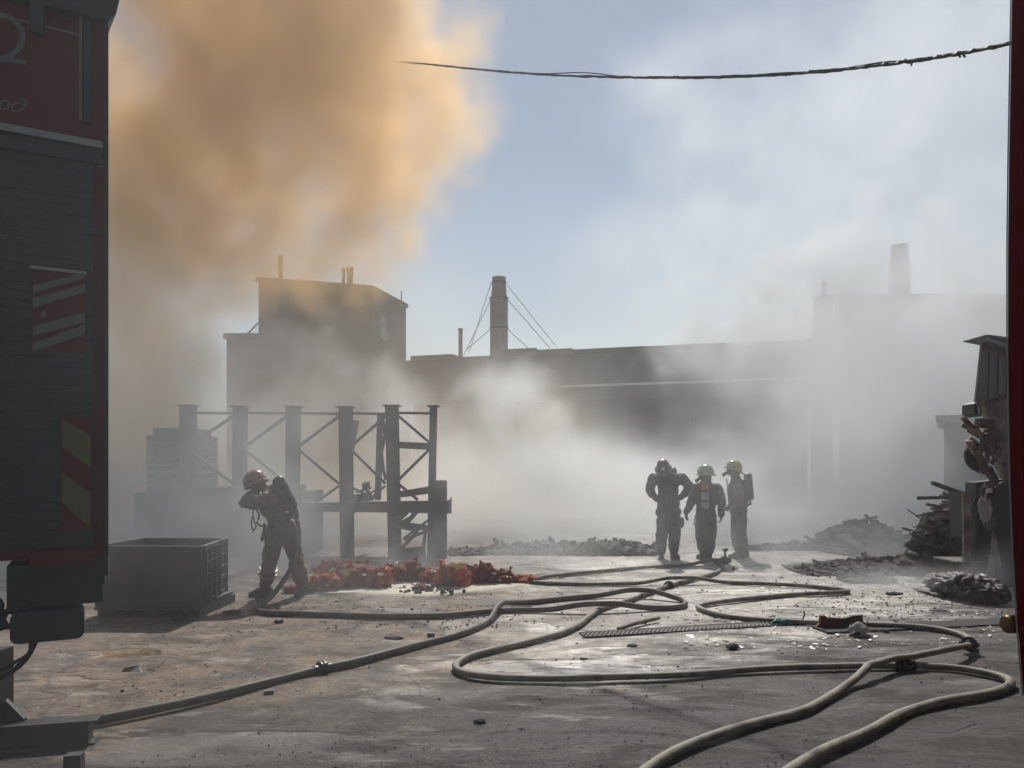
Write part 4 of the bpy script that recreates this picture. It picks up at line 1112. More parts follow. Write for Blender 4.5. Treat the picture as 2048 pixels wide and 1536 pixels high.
def make_hose(path, label, mat, couplings, r=.034, cm='coupling'):
    c = lay(path, r)
    mid = c[len(c) // 2]
    o = thing('fire_hose', (mid.x, mid.y, 0), label, 'hose', 'fire hoses snaking over the yard')
    rr = random.Random(len(path))
    m = MB(); m.tube(c, [r * (1 + .03 * math.sin(i * .37) + rr.uniform(-.015, .015) + .05 * mn.noise(p * 1.7)) for i, p in enumerate(c)], 14, fl=.82); m.build('jacket', mat, o, smooth=True)
    for px, py in couplings:
        g = G(px, py, r)
        i = min(range(len(c)), key=lambda i: (c[i] - g).length)
        i = min(max(i, 2), len(c) - 3)
        ax = (c[i + 2] - c[i - 2]).normalized()
        m = MB(); m.lathe([(r * 1.02, -.085), (r * 1.15, -.08), (r * 1.15, -.03), (r * 1.85, -.028), (r * 1.95, -.02), (r * 1.95, .0), (r * 1.7, .004), (r * 1.7, .012), (r * 1.9, .016), (r * 1.9, .03), (r * 1.2, .034), (r * 1.2, .08), (r * 1.02, .085)], c[i], ax, 20)
        cp = m.build('coupling', M[cm], o)
        for s_ in (-1, 1):
            y = ax.cross(Vector((0, 0, 1))).normalized()
            m = MB(); m.box(c[i] + y * s_ * r * 1.9, (.03, .03, .03), Matrix((ax, y, ax.cross(y))).transposed()); m.build('lug', M[cm], cp)
    return o
H1 = [(582, 1040, .5, 9.55), (592, 1062, .5, 9.5), (590, 1100, .5, 9.45), (580, 1140, .5, 9.4), (553, 1181, .5, 9.3), (528, 1206, .04), (512, 1218), (528, 1225), (600, 1228), (700, 1231), (800, 1233), (900, 1230), (1000, 1222), (1100, 1220), (1200, 1219), (1300, 1217), (1350, 1215),
      (1371, 1209), (1364, 1200), (1330, 1195), (1290, 1191), (1240, 1190), (1180, 1193), (1100, 1200), (1040, 1207), (1005, 1218), (985, 1236), (960, 1252), (920, 1269), (850, 1287), (780, 1305), (700, 1325), (645, 1337), (560, 1358), (450, 1385), (330, 1412), (190, 1440), (80, 1461), (-80, 1490)]
H2 = [(1437, 1124), (1443, 1132), (1440, 1140), (1420, 1149), (1380, 1160), (1335, 1172), (1300, 1185), (1250, 1203), (1200, 1218), (1180, 1232), (1150, 1252), (1115, 1268), (1070, 1280), (1000, 1295), (950, 1308), (922, 1321), (912, 1334), (930, 1346), (980, 1353), (1060, 1356), (1150, 1356),
      (1260, 1353), (1400, 1347), (1550, 1336), (1700, 1331), (1810, 1330), (1900, 1334), (1960, 1342), (2005, 1352), (2024, 1363), (2008, 1377), (1960, 1391), (1880, 1406), (1800, 1430), (1730, 1460), (1650, 1500), (1580, 1545), (1500, 1600), (1440, 1660)]
H3 = [(1434, 1127), (1400, 1128), (1300, 1134), (1200, 1142), (1100, 1152), (1068, 1160), (1080, 1165), (1160, 1168), (1250, 1167), (1350, 1165), (1450, 1165), (1550, 1168), (1620, 1172), (1680, 1178), (1696, 1182), (1675, 1185), (1580, 1190), (1500, 1197), (1430, 1205), (1397, 1213), (1409, 1221), (1450, 1231),
      (1520, 1239), (1600, 1244), (1700, 1248), (1800, 1251), (1870, 1257), (1920, 1268), (1943, 1280, .06), (1938, 1290, .10), (1902, 1297, .12), (1830, 1313, .10), (1780, 1319, .09), (1730, 1335, .10), (1700, 1360, .05), (1660, 1390), (1600, 1420), (1500, 1450), (1420, 1475), (1350, 1502), (1290, 1538), (1220, 1590)]
make_hose(H2, 'hose that makes the wide U bend in mid yard and leaves at the bottom right', M['hose_pale'], [(1336, 1171), (1812, 1330)])
make_hose(H1, 'hose running from the bending firefighter round a loop and out at the left edge', M['hose'], [(645, 1336)])
make_hose(H3, 'hose with the far zigzag and a raised coupling that leaves at the bottom centre right', M['hose_pale'], [(1902, 1297)])
def valve():
    g = G(1448, 1128)
    o = thing('hose_divider', (g.x, g.y, 0), 'dark hose divider valve lying where two hoses meet, at the feet of the men', 'hose valve')
    m = MB(); m.lathe([(.03, -.12), (.045, -.11), (.05, -.04), (.075, -.03), (.075, .05), (.05, .06), (.05, .12), (.03, .13)], (g.x, g.y, .06), axis=(1, .3, 0), seg=16); m.build('barrel', M['coupling'], o)
    m = MB(); m.lathe([(.02, 0), (.02, .12), (.05, .13), (.05, .17), (.02, .18)], (g.x + .02, g.y, .1), seg=12); m.build('hand_wheel', M['coupling'], o)
    m = MB(); m.tube([(g.x - .11, g.y, .05), (g.x - .18, g.y - .08, .04)], .035, 10); m.build('outlet', M['brass'], o)
valve()

# ------------------------------------------------------------------ drain grating with separate bars
def make_grate():
    a, b = G(1165, 1272), G(1600, 1246)
    o = thing('drain_grating', (a + b) / 2, 'long slotted steel drain grating set in the pale ground below the far hoses', 'drain grating')
    o.location.z = 0
    d = (b - a); L = d.length; d.normalize(); n = Vector((-d.y, d.x, 0))
    W = .20
    m = MB()
    p0, p1 = a - n * W / 2, b - n * W / 2
    for s_ in (-1, 1):
        c = (a + b) / 2 + n * s_ * W / 2
        m.bar(a + n * s_ * W / 2 + Vector((0, 0, .008)), b + n * s_ * W / 2 + Vector((0, 0, .008)), .012, .022)
    m.build('frame', M['dark_metal'], o)
    m = MB(); q = [a - n * W / 2, b - n * W / 2, b + n * W / 2, a + n * W / 2]
    m.prism([(p.x, p.y, .0) for p in q], (0, 0, .013)); m.build('channel', M['black_rubber'], o)
    src = None
    nb = 52; me = None
    sk = (n * .85 + d * .5).normalized()
    for i in range(nb):
        c = a + d * (L * (i + .5) / nb)
        if me is None:
            mm = MB(); mm.bar(-sk * W * .5, sk * W * .5, .018, .012); bm_o = mm.build('bar', M['brown_rubble'], None); me = bm_o.data; bo = bm_o
        else:
            bo = bpy.data.objects.new('bar', me); col.objects.link(bo)
        bo.parent = o; bo.location = Vector((c.x, c.y, .019)) - Vector(o.location)
make_grate()
a, b = G(1640, 1262), G(2120, 1240)
m = MB(); dd = (b - a).normalized(); nn = Vector((-dd.y, dd.x, 0)) * .14
m.prism([(p.x, p.y, .006) for p in (a - nn, b - nn, b + nn, a + nn)], (0, 0, .012))
tag(m.build('drain_cover', M['rubble']), 'dirt clogged run of the drain, right of the dark red board', 'drain cover')

# ------------------------------------------------------------------ things lying on the ground
g = G(1680, 1258)
o = thing('broken_red_board', (g.x, g.y, 0), 'broken dark red board standing on edge across the far hose', 'board')
D = g.y; s = D / FPX
def gz(y): return (1258 - y) * s + .0
def gx(px): return (px - 1024) * s
m = MB(); m.prism([(gx(1629), D, .0), (gx(1641), D, gz(1246)), (gx(1642), D, gz(1232)), (gx(1650), D, gz(1231)), (gx(1654), D, gz(1235)), (gx(1688), D, gz(1237)), (gx(1688), D, gz(1252)), (gx(1668), D, 0)], (0, .05, 0)); m.build('plank', M['red_board'], o)
m = MB(); m.prism([(gx(1688.5), D + .04, gz(1254)), (gx(1688.5), D + .04, gz(1239)), (gx(1706), D + .06, gz(1236)), (gx(1710), D + .06, gz(1234)), (gx(1735), D + .1, gz(1234)), (gx(1735), D + .1, gz(1251)), (gx(1712), D + .06, gz(1250))], (0, .05, 0)); m.build('plank', M['char_wood'], o)
m = MB(); m.bar((gx(1700), D + .1, 0), (gx(1700), D + .1, gz(1245)), .05, .05); m.build('batten', M['char_wood'], o)
g = G(1718, 1270); m = MB()
m.blob((g.x, g.y, .055), (.095, .09, .068), 3, .35, 1.6, 5, floor=0); o = m.build('white_bag', M['poly'], smooth=True); tag(o, 'small crumpled white bag lying in front of the dark red board', 'bag')
m = MB(); m.blob((g.x - .055, g.y - .07, .03), (.045, .03, .024), 2, .3, 2, 6, floor=0); m.build('dark_mouth', M['black_rubber'], o)
g = G(1563, 1249); m = MB()
m.blob((g.x, g.y, .02), (.14, .06, .035), 3, .9, 2.4, 8, ridged=True, floor=0); tag(m.build('teal_film', M['teal_film']), 'crumpled teal plastic film lying on the drain grating', 'plastic film')
a, b = G(1236, 1258, .02), G(1318, 1236, .045)
m = MB(); m.tube([a, a.lerp(b, .4) + Vector((0, 0, .01)), b], [.022, .025, .02], 8); tag(m.build('charred_stick', M['pale_wood']), 'thick charred stick lying beside the left end of the drain grating', 'stick')
g = G(1605, 1240); m = MB(); m.tube(catmull([(g.x, g.y, 0), (g.x + .02, g.y, .05), (g.x + .015, g.y, .1)], 4), [.008] * 8 + [.004], 6); tag(m.build('bent_rod', M['dark_metal']), 'thin black bent rod standing up behind the far hose', 'rod')
g = G(538, 1388); m = MB(); m.box((g.x, g.y, .014), (.07, .03, .028), Matrix.Rotation(.2, 3, 'Z'), jit=.002); tag(m.build('wood_block', M['pale_wood']), 'small wooden block lying in front of the left hose coupling', 'wood block')
g = G(1043, 1218); m = MB(); m.box((g.x, g.y, .016), (.24, .05, .03), Matrix.Rotation(.25, 3, 'Z'), jit=.004); tag(m.build('charred_plank', M['char_wood']), 'short charred plank lying just behind the long middle hose', 'plank')
g = G(264, 1347); m = MB(); m.prism([(g.x - .1, g.y, 0), (g.x + .08, g.y - .02, 0), (g.x + .02, g.y + .06, .055), (g.x - .07, g.y + .02, .04)], (0.01, .03, .0)); tag(m.build('paper_scrap', M['plaster']), 'folded pale scrap standing on the mud right of the left fire engine', 'scrap')
g = G(868, 1273); m = MB(); m.box((g.x - .03, g.y, .02), (.07, .05, .035), jit=.004); o = m.build('small_box', M['grey_poly']); tag(o, 'tiny grey carton lying left of the puddle', 'carton')
g = G(1656, 1140); m = MB(); m.box((g.x, g.y, .07), (.13, .12, .13), Matrix.Rotation(.1, 3, 'Z')); tag(m.build('wood_block', M['char_wood']), 'dark cube shaped block beside the brown ash strip', 'block')
lump_labels = [
 (1460, 1299, .10, .05, 'dark charred lump in the middle of the pale ground right of the U bend'),
 (1268, 1294, .08, .025, 'small charred scrap inside the U bend of the hose'),
 (957, 1448, .05, .03, 'dark scrap of debris in the lower middle of the photo'),
 (1044, 1460, .04, .012, 'flat dark splinter right of the lower middle scrap'),
 (560, 1246, .07, .035, 'dark lump below the middle hose near the bending firefighter'),
 (785, 1277, .12, .02, 'flat dark scrap left of the puddle'),
 (1168, 1320, .06, .02, 'dark crumb left inside the hose U bend'),
 (1700, 1262, .05, .02, 'flat black scrap under the white bag'),
 (1773, 1266, .05, .03, 'dark lump right of the white bag'),
 (1467, 1141, .04, .06, 'dark stone standing by the hose divider'),
 (1908, 1247, .08, .02, 'black scrap on the drain at the far right'),
 (460, 1228, .14, .05, 'dark scrap at the right foot of the pallet bin'),
 (870, 1160, .10, .04, 'dark clod behind the row of red sacks'),
 (1790, 1189, .14, .03, 'flat broken board in front of the ash strip'),
 (1880, 1222, .16, .015, 'flat dark strip of debris before the plastic sheeting')]
for i, (px, py, w, h, lb) in enumerate(lump_labels):
    g = G(px, py); m = MB()
    for k in range(3): m.blob((g.x + rl.uniform(-.4, .4) * w, g.y + rl.uniform(-.2, .2) * w, h * .45), (w * rl.uniform(.35, .6), w * .35, h * rl.uniform(.4, .6)), 2, .6, 2, i * 5 + k, ridged=True, floor=0)
    tag(m.build('charred_scrap', M['rubble']), lb, 'scrap', 'charred scraps lying about the yard')
# fine litter nobody could count
rf = random.Random(99)
m = MB()
dens = []
for k in range(2600):
    t = rf.random()
    y = 950 + 30 + (1560 - 980) * rf.random() ** 1.3 if False else rf.uniform(1108, 1560)
    px = rf.uniform(120, 2060)
    g = G(px, y)
    if mn.fractal(Vector((g.x * .8, g.y * .8, 4)), 1, 2, 3) < rf.uniform(-.45, .35): continue
    q = rf.uniform(.002, .009) * (1.7 if rf.random() < .08 else 1)
    if y > 1400: q *= .7
    m.box((g.x, g.y, q * .3 + .004), (q * rf.uniform(.8, 3), q * rf.uniform(.6, 1.5), q * rf.uniform(.4, 1)), Matrix.Rotation(rf.uniform(0, 3), 3, 'Z'), jit=q * .25, rnd=rf)
for k in range(900):   # denser litter in front of the collapsed store and around the sacks
    if k % 3: px, y = rf.gauss(1760, 150), rf.uniform(1150, 1262)
    else: px, y = rf.gauss(880, 190), rf.uniform(1180, 1260)
    g = G(px, y); q = rf.uniform(.004, .014)
    m.box((g.x, g.y, q * .3 + .004), (q * rf.uniform(.8, 3.5), q * rf.uniform(.6, 1.5), q * rf.uniform(.4, 1)), Matrix.Rotation(rf.uniform(0, 3), 3, 'Z'), jit=q * .25, rnd=rf)
tag(m.build('scattered_litter', M['rubble']), 'fine charred crumbs scattered over the yard', 'litter', kind='stuff')
m = MB()
for k in range(420):
    px, y = rf.uniform(1350, 2010), rf.uniform(1160, 1300)
    g = G(px, y); q = rf.uniform(.006, .03)
    m.box((g.x, g.y, .006), (q * rf.uniform(1, 3), q, .006), Matrix.Rotation(rf.uniform(0, 3), 3, 'Z') @ Matrix.Rotation(rf.uniform(-.3, .3), 3, 'X'), jit=.002, rnd=rf)
tag(m.build('scattered_scraps', M['white_scrap']), 'fine pale scraps scattered before the collapsed store', 'litter', kind='stuff')

# ------------------------------------------------------------------ firefighters
fold_tex = bpy.data.textures.new("cloth_folds", 'CLOUDS'); fold_tex.noise_scale = .085; fold_tex.noise_depth = 3
def fuse(name, chains, ells, mat, parent, voxel=.012, smooth=3, folds=.0, boxes=()):
    """one continuous skin around tapered limbs: chains = lists of (point, radius); ells = (centre, radii, rotation)"""
    m = MB(); bm = m.bm
    for ch in chains:
        for p, r in ch:
            res = bmesh.ops.create_icosphere(bm, subdivisions=2, radius=r)
            for v in res['verts']: v.co += Vector(p)
        for (a, ra), (b, rb) in zip(ch[:-1], ch[1:]):
            if (Vector(b) - Vector(a)).length > 1e-3: m.tube([a, b], [ra, rb], 14)
    for c, s, rot in ells:
        res = bmesh.ops.create_icosphere(bm, subdivisions=3, radius=1.0)
        for v in res['verts']:
            q = Vector((v.co.x * s[0], v.co.y * s[1], v.co.z * s[2]))
            v.co = (rot @ q if rot is not None else q) + Vector(c)
    for c, s, rot in boxes: m.box(c, s, rot)
    bmesh.ops.recalc_face_normals(bm, faces=bm.faces)
    me = bpy.data.meshes.new(name); bm.to_mesh(me); bm.free()
    t = bpy.data.objects.new(name, me); col.objects.link(t)
    rm = t.modifiers.new('r', 'REMESH'); rm.mode = 'VOXEL'; rm.voxel_size = voxel
    sm = t.modifiers.new('s', 'SMOOTH'); sm.factor = .6; sm.iterations = smooth
    if folds:
        dp = t.modifiers.new('d', 'DISPLACE'); dp.texture = fold_tex; dp.strength = folds; dp.mid_level = .5; dp.texture_coords = 'LOCAL'
    dg = bpy.context.evaluated_depsgraph_get(); dg.update()
    me2 = bpy.data.meshes.new_from_object(t.evaluated_get(dg))
    bpy.data.objects.remove(t)
    me2.materials.clear()
    return link_mesh(name, me2, mat, parent, smooth=True)
def frame(up, fwd):
    up = Vector(up).normalized(); f = Vector(fwd); f = (f - up * f.dot(up)).normalized(); s = f.cross(up)
    return Matrix((s, f, up)).transposed()        # local x = side, y = forward, z = up
def make_helmet(c, up, fwd, mat, parent, k=1.0, visor=True, brim=.045):
    F = frame(up, fwd); c = Vector(c)
    m = MB(); bm = m.bm
    seg = 32
    prof = [(.0, .150), (.035, .149), (.07, .138), (.10, .115), (.122, .08), (.132, .04), (.134, .0), (.136, -.012)]
    rows = []
    for r, h in prof[1:]:
        rows.append([(r * math.cos(2 * PI * j / seg) * .88, r * math.sin(2 * PI * j / seg) * 1.12, h) for j in range(seg)])
    def br(j, w, h):
        a = 2 * PI * j / seg; sn = math.sin(a)
        e = brim * (.55 + (.75 * max(0, -sn) ** 1.5) + .35 * max(0, sn) ** 3)
        return (math.cos(a) * (.136 + e * w) * .88, sn * (.136 + e * w) * 1.12, h - .02 * w * (1 + .8 * max(0, -sn)))
    rows.append([br(j, 1.0, -.012) for j in range(seg)])
    rows.append([br(j, 1.0, -.020) for j in range(seg)])
    rows.append([br(j, 0.0, -.022) for j in range(seg)])
    rows.append([(x * .93, y * .93, .0) for x, y, z in rows[6]])
    rows.append([(x * .6, y * .6, .09) for x, y, z in rows[6]])
    vr = [[bm.verts.new(c + F @ (Vector(q) * k)) for q in row] for row in rows]
    top = bm.verts.new(c + F @ Vector((0, 0, .150 * k)))
    for j in range(seg): bm.faces.new([top, vr[0][j], vr[0][(j + 1) % seg]])
    for a, b in zip(vr[:-1], vr[1:]):
        for j in range(seg): bm.faces.new([a[j], b[j], b[(j + 1) % seg], a[(j + 1) % seg]])
    bm.faces.new(vr[-1])
    h = m.build('helmet', mat, parent, smooth=True)
    m = MB()
    m.tube([c + F @ Vector((0, math.sin(t) * .150, math.cos(t) * .150 + .002)) * k for t in np.linspace(-1.2, 1.2, 12)], .009 * k, 6)
    m.build('crest', mat, h, smooth=True)
    m = MB(); m.box(c + F @ Vector((0, .150, .045)) * k, (.05 * k, .012, .05 * k), F); m.build('front_badge', M['white_scrap'], h)
    for sgn in (-1, 1):
        m = MB(); m.lathe([(.018, 0), (.018, .012), (.008, .014)], c + F @ Vector((sgn * .118, .03, .01)) * k, axis=F @ Vector((sgn, 0, 0)), seg=12); m.build('side_knob', M['coupling'], h)
    return h
def make_cylinder(a, b, r, parent, mat, top_mat=None):
    """air cylinder, a = bottom (valve), b = top"""
    a, b = Vector(a), Vector(b); ax = (b - a).normalized(); L = (b - a).length
    m = MB(); m.lathe([(r * .3, 0), (r * .7, .012), (r * .95, .04), (r, .07), (r, L * .72), (r, L - .07), (r * .93, L - .035), (r * .65, L - .01), (r * .2, L)], a, ax, 24)
    t = m.build('air_cylinder', mat, parent, smooth=True)
    if top_mat:
        m = MB(); m.lathe([(r * 1.01, L - .16), (r * 1.015, L - .072), (r * .94, L - .034), (r * .66, L - .008), (r * .2, L + .003)], a, ax, 24); m.build('painted_cap', top_mat, t, smooth=True)
    for f in (.25, .62):
        m = MB(); m.lathe([(r * 1.02, L * f), (r * 1.04, L * f + .002), (r * 1.04, L * f + .03), (r * 1.02, L * f + .032)], a, ax, 24); m.build('cylinder_strap', M['black_rubber'], t)
    m = MB(); m.lathe([(.02, -.06), (.022, -.05), (.022, .01)], a, ax, 12); m.lathe([(.028, -.085), (.03, -.08), (.03, -.06), (.02, -.058)], a, ax, 12); m.build('valve', M['coupling'], t)
    return t
def make_glove(wrist, palm_dir, back_dir, parent, curl=.6, k=1.0, mat='glove', name='glove', left=False):
    """hand with palm, four bent fingers and a thumb"""
    y = Vector(palm_dir).normalized(); z = Vector(back_dir); z = (z - y * z.dot(y)).normalized(); x = y.cross(z) * (-1 if left else 1)
    w = Vector(wrist)
    def q(a, b, c_): return w + (x * a + y * b + z * c_) * k
    chains = [[(q(0, -.05, 0), .034 * k), (q(0, .0, 0), .03 * k)]]
    ells = [(q(0, .05, 0), (.042 * k, .052 * k, .019 * k), Matrix((x, y, z)).transposed())]
    for i, (fx, l) in enumerate(((-.031, .068), (-.011, .080), (.010, .076), (.030, .060))):
        a0 = curl * .5; p = q(fx, .085, 0); ch = [(q(fx * .6, .05, 0), .012 * k), (p, .0115 * k)]; ang = a0
        for s_, rr in ((.45, .0105), (.33, .0095), (.24, .0085)):
            p = p + (y * math.cos(ang) - z * math.sin(ang)) * l * s_ * k; ang += curl * .8; ch.append((p, rr * k))
        chains.append(ch)
    t0 = q(-.032, .02, -.004); t1 = q(-.058, .052, -.014); t2 = q(-.062, .082, -.026)
    chains.append([(t0, .015 * k), (t1, .013 * k), (t2, .010 * k)])
    return fuse(name, chains, ells, M[mat], parent, voxel=.0055, smooth=2)
def band(c, ax, r, parent, mat='reflect', w=.045, sx=1.0, sy=1.0, name='reflective_band'):
    m = MB(); m.lathe([(r, -w / 2), (r * 1.02, -w / 2 + .004), (r * 1.02, w / 2 - .004), (r, w / 2)], c, ax, 20, sx=sx, sy=sy)
    return m.build(name, M[mat], parent, smooth=False)
def make_boot(ankle, toe, parent, heelz=0.0, shin=None, k=1.0):
    a, t = Vector(ankle), Vector(toe)
    d = Vector((t.x - a.x, t.y - a.y, 0)); d = d.normalized() if d.length > 1e-3 else Vector((0, -1, 0))
    z0 = heelz
    heel = Vector((a.x, a.y, z0 + .045)) - d * .06
    ball = Vector((a.x, a.y, z0 + .042)) + d * .11
    tip = Vector((a.x, a.y, z0 + .036)) + d * .175
    ch = [[(heel, .045), (ball, .048), (tip, .036)], [(heel + Vector((0, 0, .03)), .05), (a, .055)], [(a, .055), (ball + Vector((0, 0, .01)), .045)]]
    if shin is not None: ch.append([(a, .055), (shin, .064)])
    b = fuse('boot', ch, [], M['boot'], parent, voxel=.009, smooth=3)
    m = MB(); s_ = Vector((-d.y, d.x, 0))
    pts = []
    for u_, w_ in ((-.11, .03), (-.09, .045), (0, .042), (.1, .05), (.16, .042), (.205, .022)):
        pts.append(Vector((a.x, a.y, z0 + .0)) + d * u_ + s_ * w_)
    for u_, w_ in ((.205, .022), (.16, .042), (.1, .05), (0, .042), (-.09, .045), (-.11, .03)):
        pts.append(Vector((a.x, a.y, z0 + .0)) + d * u_ - s_ * w_)
    m.prism(pts, (0, 0, .016)); m.build('sole', M['black_rubber'], b)
    return b
def make_head_parts(hc, F, o, mask=False):
    """face mask with hose; the head itself belongs to the body"""
    if mask:
        k = fuse('face_mask', [[(hc + F @ Vector((0, .115, -.05)), .034), (hc + F @ Vector((0, .16, -.085)), .03)]],
                 [(hc + F @ Vector((0, .075, -.01)), (.068, .055, .085), F)], M['visor'], o, voxel=.008, smooth=2)
        m = MB(); m.lathe([(.03, 0), (.038, .01), (.038, .03), (.03, .038)], hc + F @ Vector((0, .165, -.088)), F @ Vector((0, 1, -.5)), 16); m.build('regulator', M['coupling'], k)
def head_shape(hc, F, k=1.0):
    e = [(hc, (.076, .092, .105), F), (hc + F @ Vector((0, .035, -.06)), (.055, .055, .055), F),       # skull, jaw
         (hc + F @ Vector((0, .098, -.012)), (.013, .02, .024), F),                                    # nose
         (hc + F @ Vector((0, .088, -.052)), (.024, .01, .010), F),                                    # lips
         (hc + F @ Vector((.076, -.005, -.008)), (.010, .02, .03), F), (hc + F @ Vector((-.076, -.005, -.008)), (.010, .02, .03), F)]
    return e
def make_eyes(hc, F, o):
    for s_ in (-1, 1):
        m = MB(); bmesh.ops.create_icosphere(m.bm, subdivisions=2, radius=.012)
        for v in m.bm.verts: v.co += hc + F @ Vector((s_ * .031, .083, .012))
        m.build('eye', M['white_scrap'], o, smooth=True)

def V(px, py, D): return P(px, py, D)

def make_near_man():
    D = 9.75
    lf, rf_ = G(527, 1193), G(603, 1190)
    o = thing('person', ((lf.x + rf_.x) / 2, (lf.y + rf_.y) / 2, 0), 'firefighter in tan helmet bending with an arm across the face, by the red sacks', 'person')
    hipL, hipR = V(551, 1064, D - .02), V(580, 1064, D + .05)
    kneeL, kneeR = V(541, 1116, D - .08), V(592, 1121, D - .02)
    ankL, ankR = V(530, 1177, lf.y + .03), V(606, 1175, rf_.y)
    ankL.z = max(ankL.z, .10); ankR.z = max(ankR.z, .10)
    waist = V(564, 1044, D); chest = V(549, 1006, D - .02); neck = V(528, 984, D - .02)
    hc = V(512, 969, D)
    F = frame((-.42, .05, .9), (-.93, .1, -.42))
    shL, shR = V(534, 998, D - .2), V(548, 992, D + .17)
    elL = V(491, 1006, D - .26); wrL = V(506, 985, D - .13)
    elR = V(570, 1028, D + .22); wrR = V(586, 1044, D + .02)
    # body (head, neck, trunk, limbs) as one skin
    fuse('body', [[(hipL, .07), (kneeL, .052), (ankL, .04)], [(hipR, .07), (kneeR, .052), (ankR, .04)], [(hipL, .09), (hipR, .09)], [(waist, .11), (chest, .13), (neck, .06), (hc, .06)],
                  [(shL, .05), (elL, .04), (wrL, .03)], [(shR, .05), (elR, .04), (wrR, .03)], [(shL, .06), (chest, .1), (shR, .06)], [(hipL, .09), (waist, .11), (hipR, .09)]],
         head_shape(hc, F), M['skin'], o, voxel=.012, smooth=2)
    make_eyes(hc, F, o)
    # trousers: baggy, gathered over the boots
    tr = fuse('trousers', [[(waist + Vector((0, 0, -.02)), .155), (V(566, 1056, D), .17)], [(V(556, 1058, D), .15), (V(576, 1058, D + .02), .15)],
                      [(hipL, .128), (V(546, 1090, D - .05), .112), (kneeL, .098), (V(536, 1142, D - .1), .092), (V(534, 1160, lf.y + .02), .088), (V(532, 1166, lf.y + .02), .08)],
                      [(hipR, .128), (V(585, 1092, D + .02), .108), (kneeR, .098), (V(599, 1144, D - .02), .09), (V(604, 1164, rf_.y), .086)]],
         [(V(577, 1060, D + .04), (.15, .16, .14), None)], M['turnout'], o, voxel=.013, smooth=4, folds=.06)
    axL = (V(537, 1140, D - .1) - V(534, 1160, lf.y)).normalized(); axR = (kneeR - ankR).normalized()
    for yy in (1139, 1148): 
        t = (yy - 1116) / 61
        band(kneeL.lerp(ankL, t), kneeL - ankL, .119, tr, w=.028)
        t = (yy - 1121) / 54
        band(kneeR.lerp(ankR, t) , kneeR - ankR, .119, tr, w=.028)
    make_boot(ankL, ankL + Vector((-.3, -.1, 0)), o, shin=V(533, 1160, lf.y + .02))
    make_boot(ankR, ankR + Vector((-.06, -.3, 0)), o, shin=V(603, 1158, rf_.y))
    # jacket
    jk = fuse('jacket', [[(V(566, 1050, D), .165), (V(560, 1034, D), .168), (chest, .175), (V(540, 992, D - .02), .15), (neck, .095)],
                    [(shL, .10), (chest, .14), (shR, .10)], [(shL, .10), (V(512, 1006, D - .28), .088), (elL, .078)], [(elL, .078), (V(499, 994, D - .22), .066), (wrL, .055)],
                    [(shR, .10), (elR, .082), (wrR, .056)]], [(V(545, 1020, D - .12), (.16, .1, .12), None)], M['turnout'], o, voxel=.013, smooth=4, folds=.055)
    ua = (elL - shL).normalized(); fa = (wrL - elL).normalized()
    band(elL + fa * .06 + Vector((.0, 0, 0)), fa, .082, jk, w=.025)
    band(elL - ua * .10, ua, .094, jk, w=.028)
    band(elL - ua * .20, ua, .100, jk, w=.028)
    make_glove(wrL + Vector((.01, 0, .01)), (wrL - elL) + Vector((.1, 0, .05)), (0, -1, .2), o, curl=.8, left=True)
    make_glove(wrR + Vector((.0, 0, -.01)), (.25, -.5, -.7), (.9, 0, .3), o, curl=1.25)
    # hood under the helmet
    fuse('hood', [[(neck, .09), (hc + F @ Vector((0, -.02, -.04)), .095)]], [(hc + F @ Vector((0, -.015, -.005)), (.092, .096, .112), F)], M['turnout_dark'], o, voxel=.012, smooth=3, folds=.015)
    h = make_helmet(hc + F @ Vector((0, -.005, .035)), F @ Vector((0, 0, 1)), F @ Vector((0, 1, 0)), M['helmet_tan'], o, 1.0, brim=.02)
    m = MB(); m.tube([hc + F @ Vector((s * .11, .06 + .09 * math.cos(s * 1.4), .02)) for s in np.linspace(-1, 1, 9)], .007, 6); m.build('visor_rim', M['black_rubber'], h, smooth=True)
    band(hc + F @ Vector((0, -.005, .045)), F @ Vector((0, 0, 1)), .136, h, 'red_board', .02, sx=1.12, sy=.88, name='helmet_band')
    # breathing set
    bk = Vector((.75, .42, .35)).normalized()
    c0, c1 = V(572, 1026, D - .06) + bk * .10, V(541, 958, D - .06) + bk * .08
    cy_ = make_cylinder(c0, c1, .082, o, M['tank'])
    ax = (c1 - c0).normalized(); Fb = frame(ax, bk)
    pk = fuse('pack_frame', [[(c0 + bk * -.08, .09), (c1.lerp(c0, .35) - bk * .07, .085)], [(c0 - bk * .1, .12), (V(572, 1040, D - .05), .13)]], [], M['turnout_dark'], o, voxel=.014, smooth=4, folds=.03)
    fuse('harness_vest', [[(V(570, 1040, D), .18), (V(562, 1012, D + .01), .19), (V(549, 990, D + .02), .155)]], [], M['turnout_dark'], o, voxel=.014, smooth=4, folds=.055)
    # hip pouch and belt
    fuse('hip_pouch', [[(V(586, 1034, D), .07), (V(592, 1048, D), .055)]], [], M['turnout_dark'], o, voxel=.01, smooth=3, folds=.02)
    m = MB(); m.lathe([(.165, -.03), (.172, -.025), (.172, .025), (.165, .03)], V(566, 1048, D), (-.3, 0, 1), 28, sx=1.12, sy=.98); m.build('waist_belt', M['black_rubber'], o)
    for pts, r_ in ([(507, 1016), (506, 1030), (509, 1044), (512, 1052), (508, 1060), (504, 1056), (503, 1042), (506, 1032)], .009), ([(513, 1018), (518, 1030), (516, 1040)], .012), ([(513, 1043), (518, 1050), (525, 1052), (530, 1047)], .012), ([(530, 1050), (528, 1062), (525, 1075), (524, 1082)], .02), ([(508, 1058), (506, 1066)], .005):
        m = MB(); m.tube(catmull([V(px, py, D - .16) for px, py in pts], 6), r_, 8); m.build('breathing_hose', M['black_rubber'], o, smooth=True)
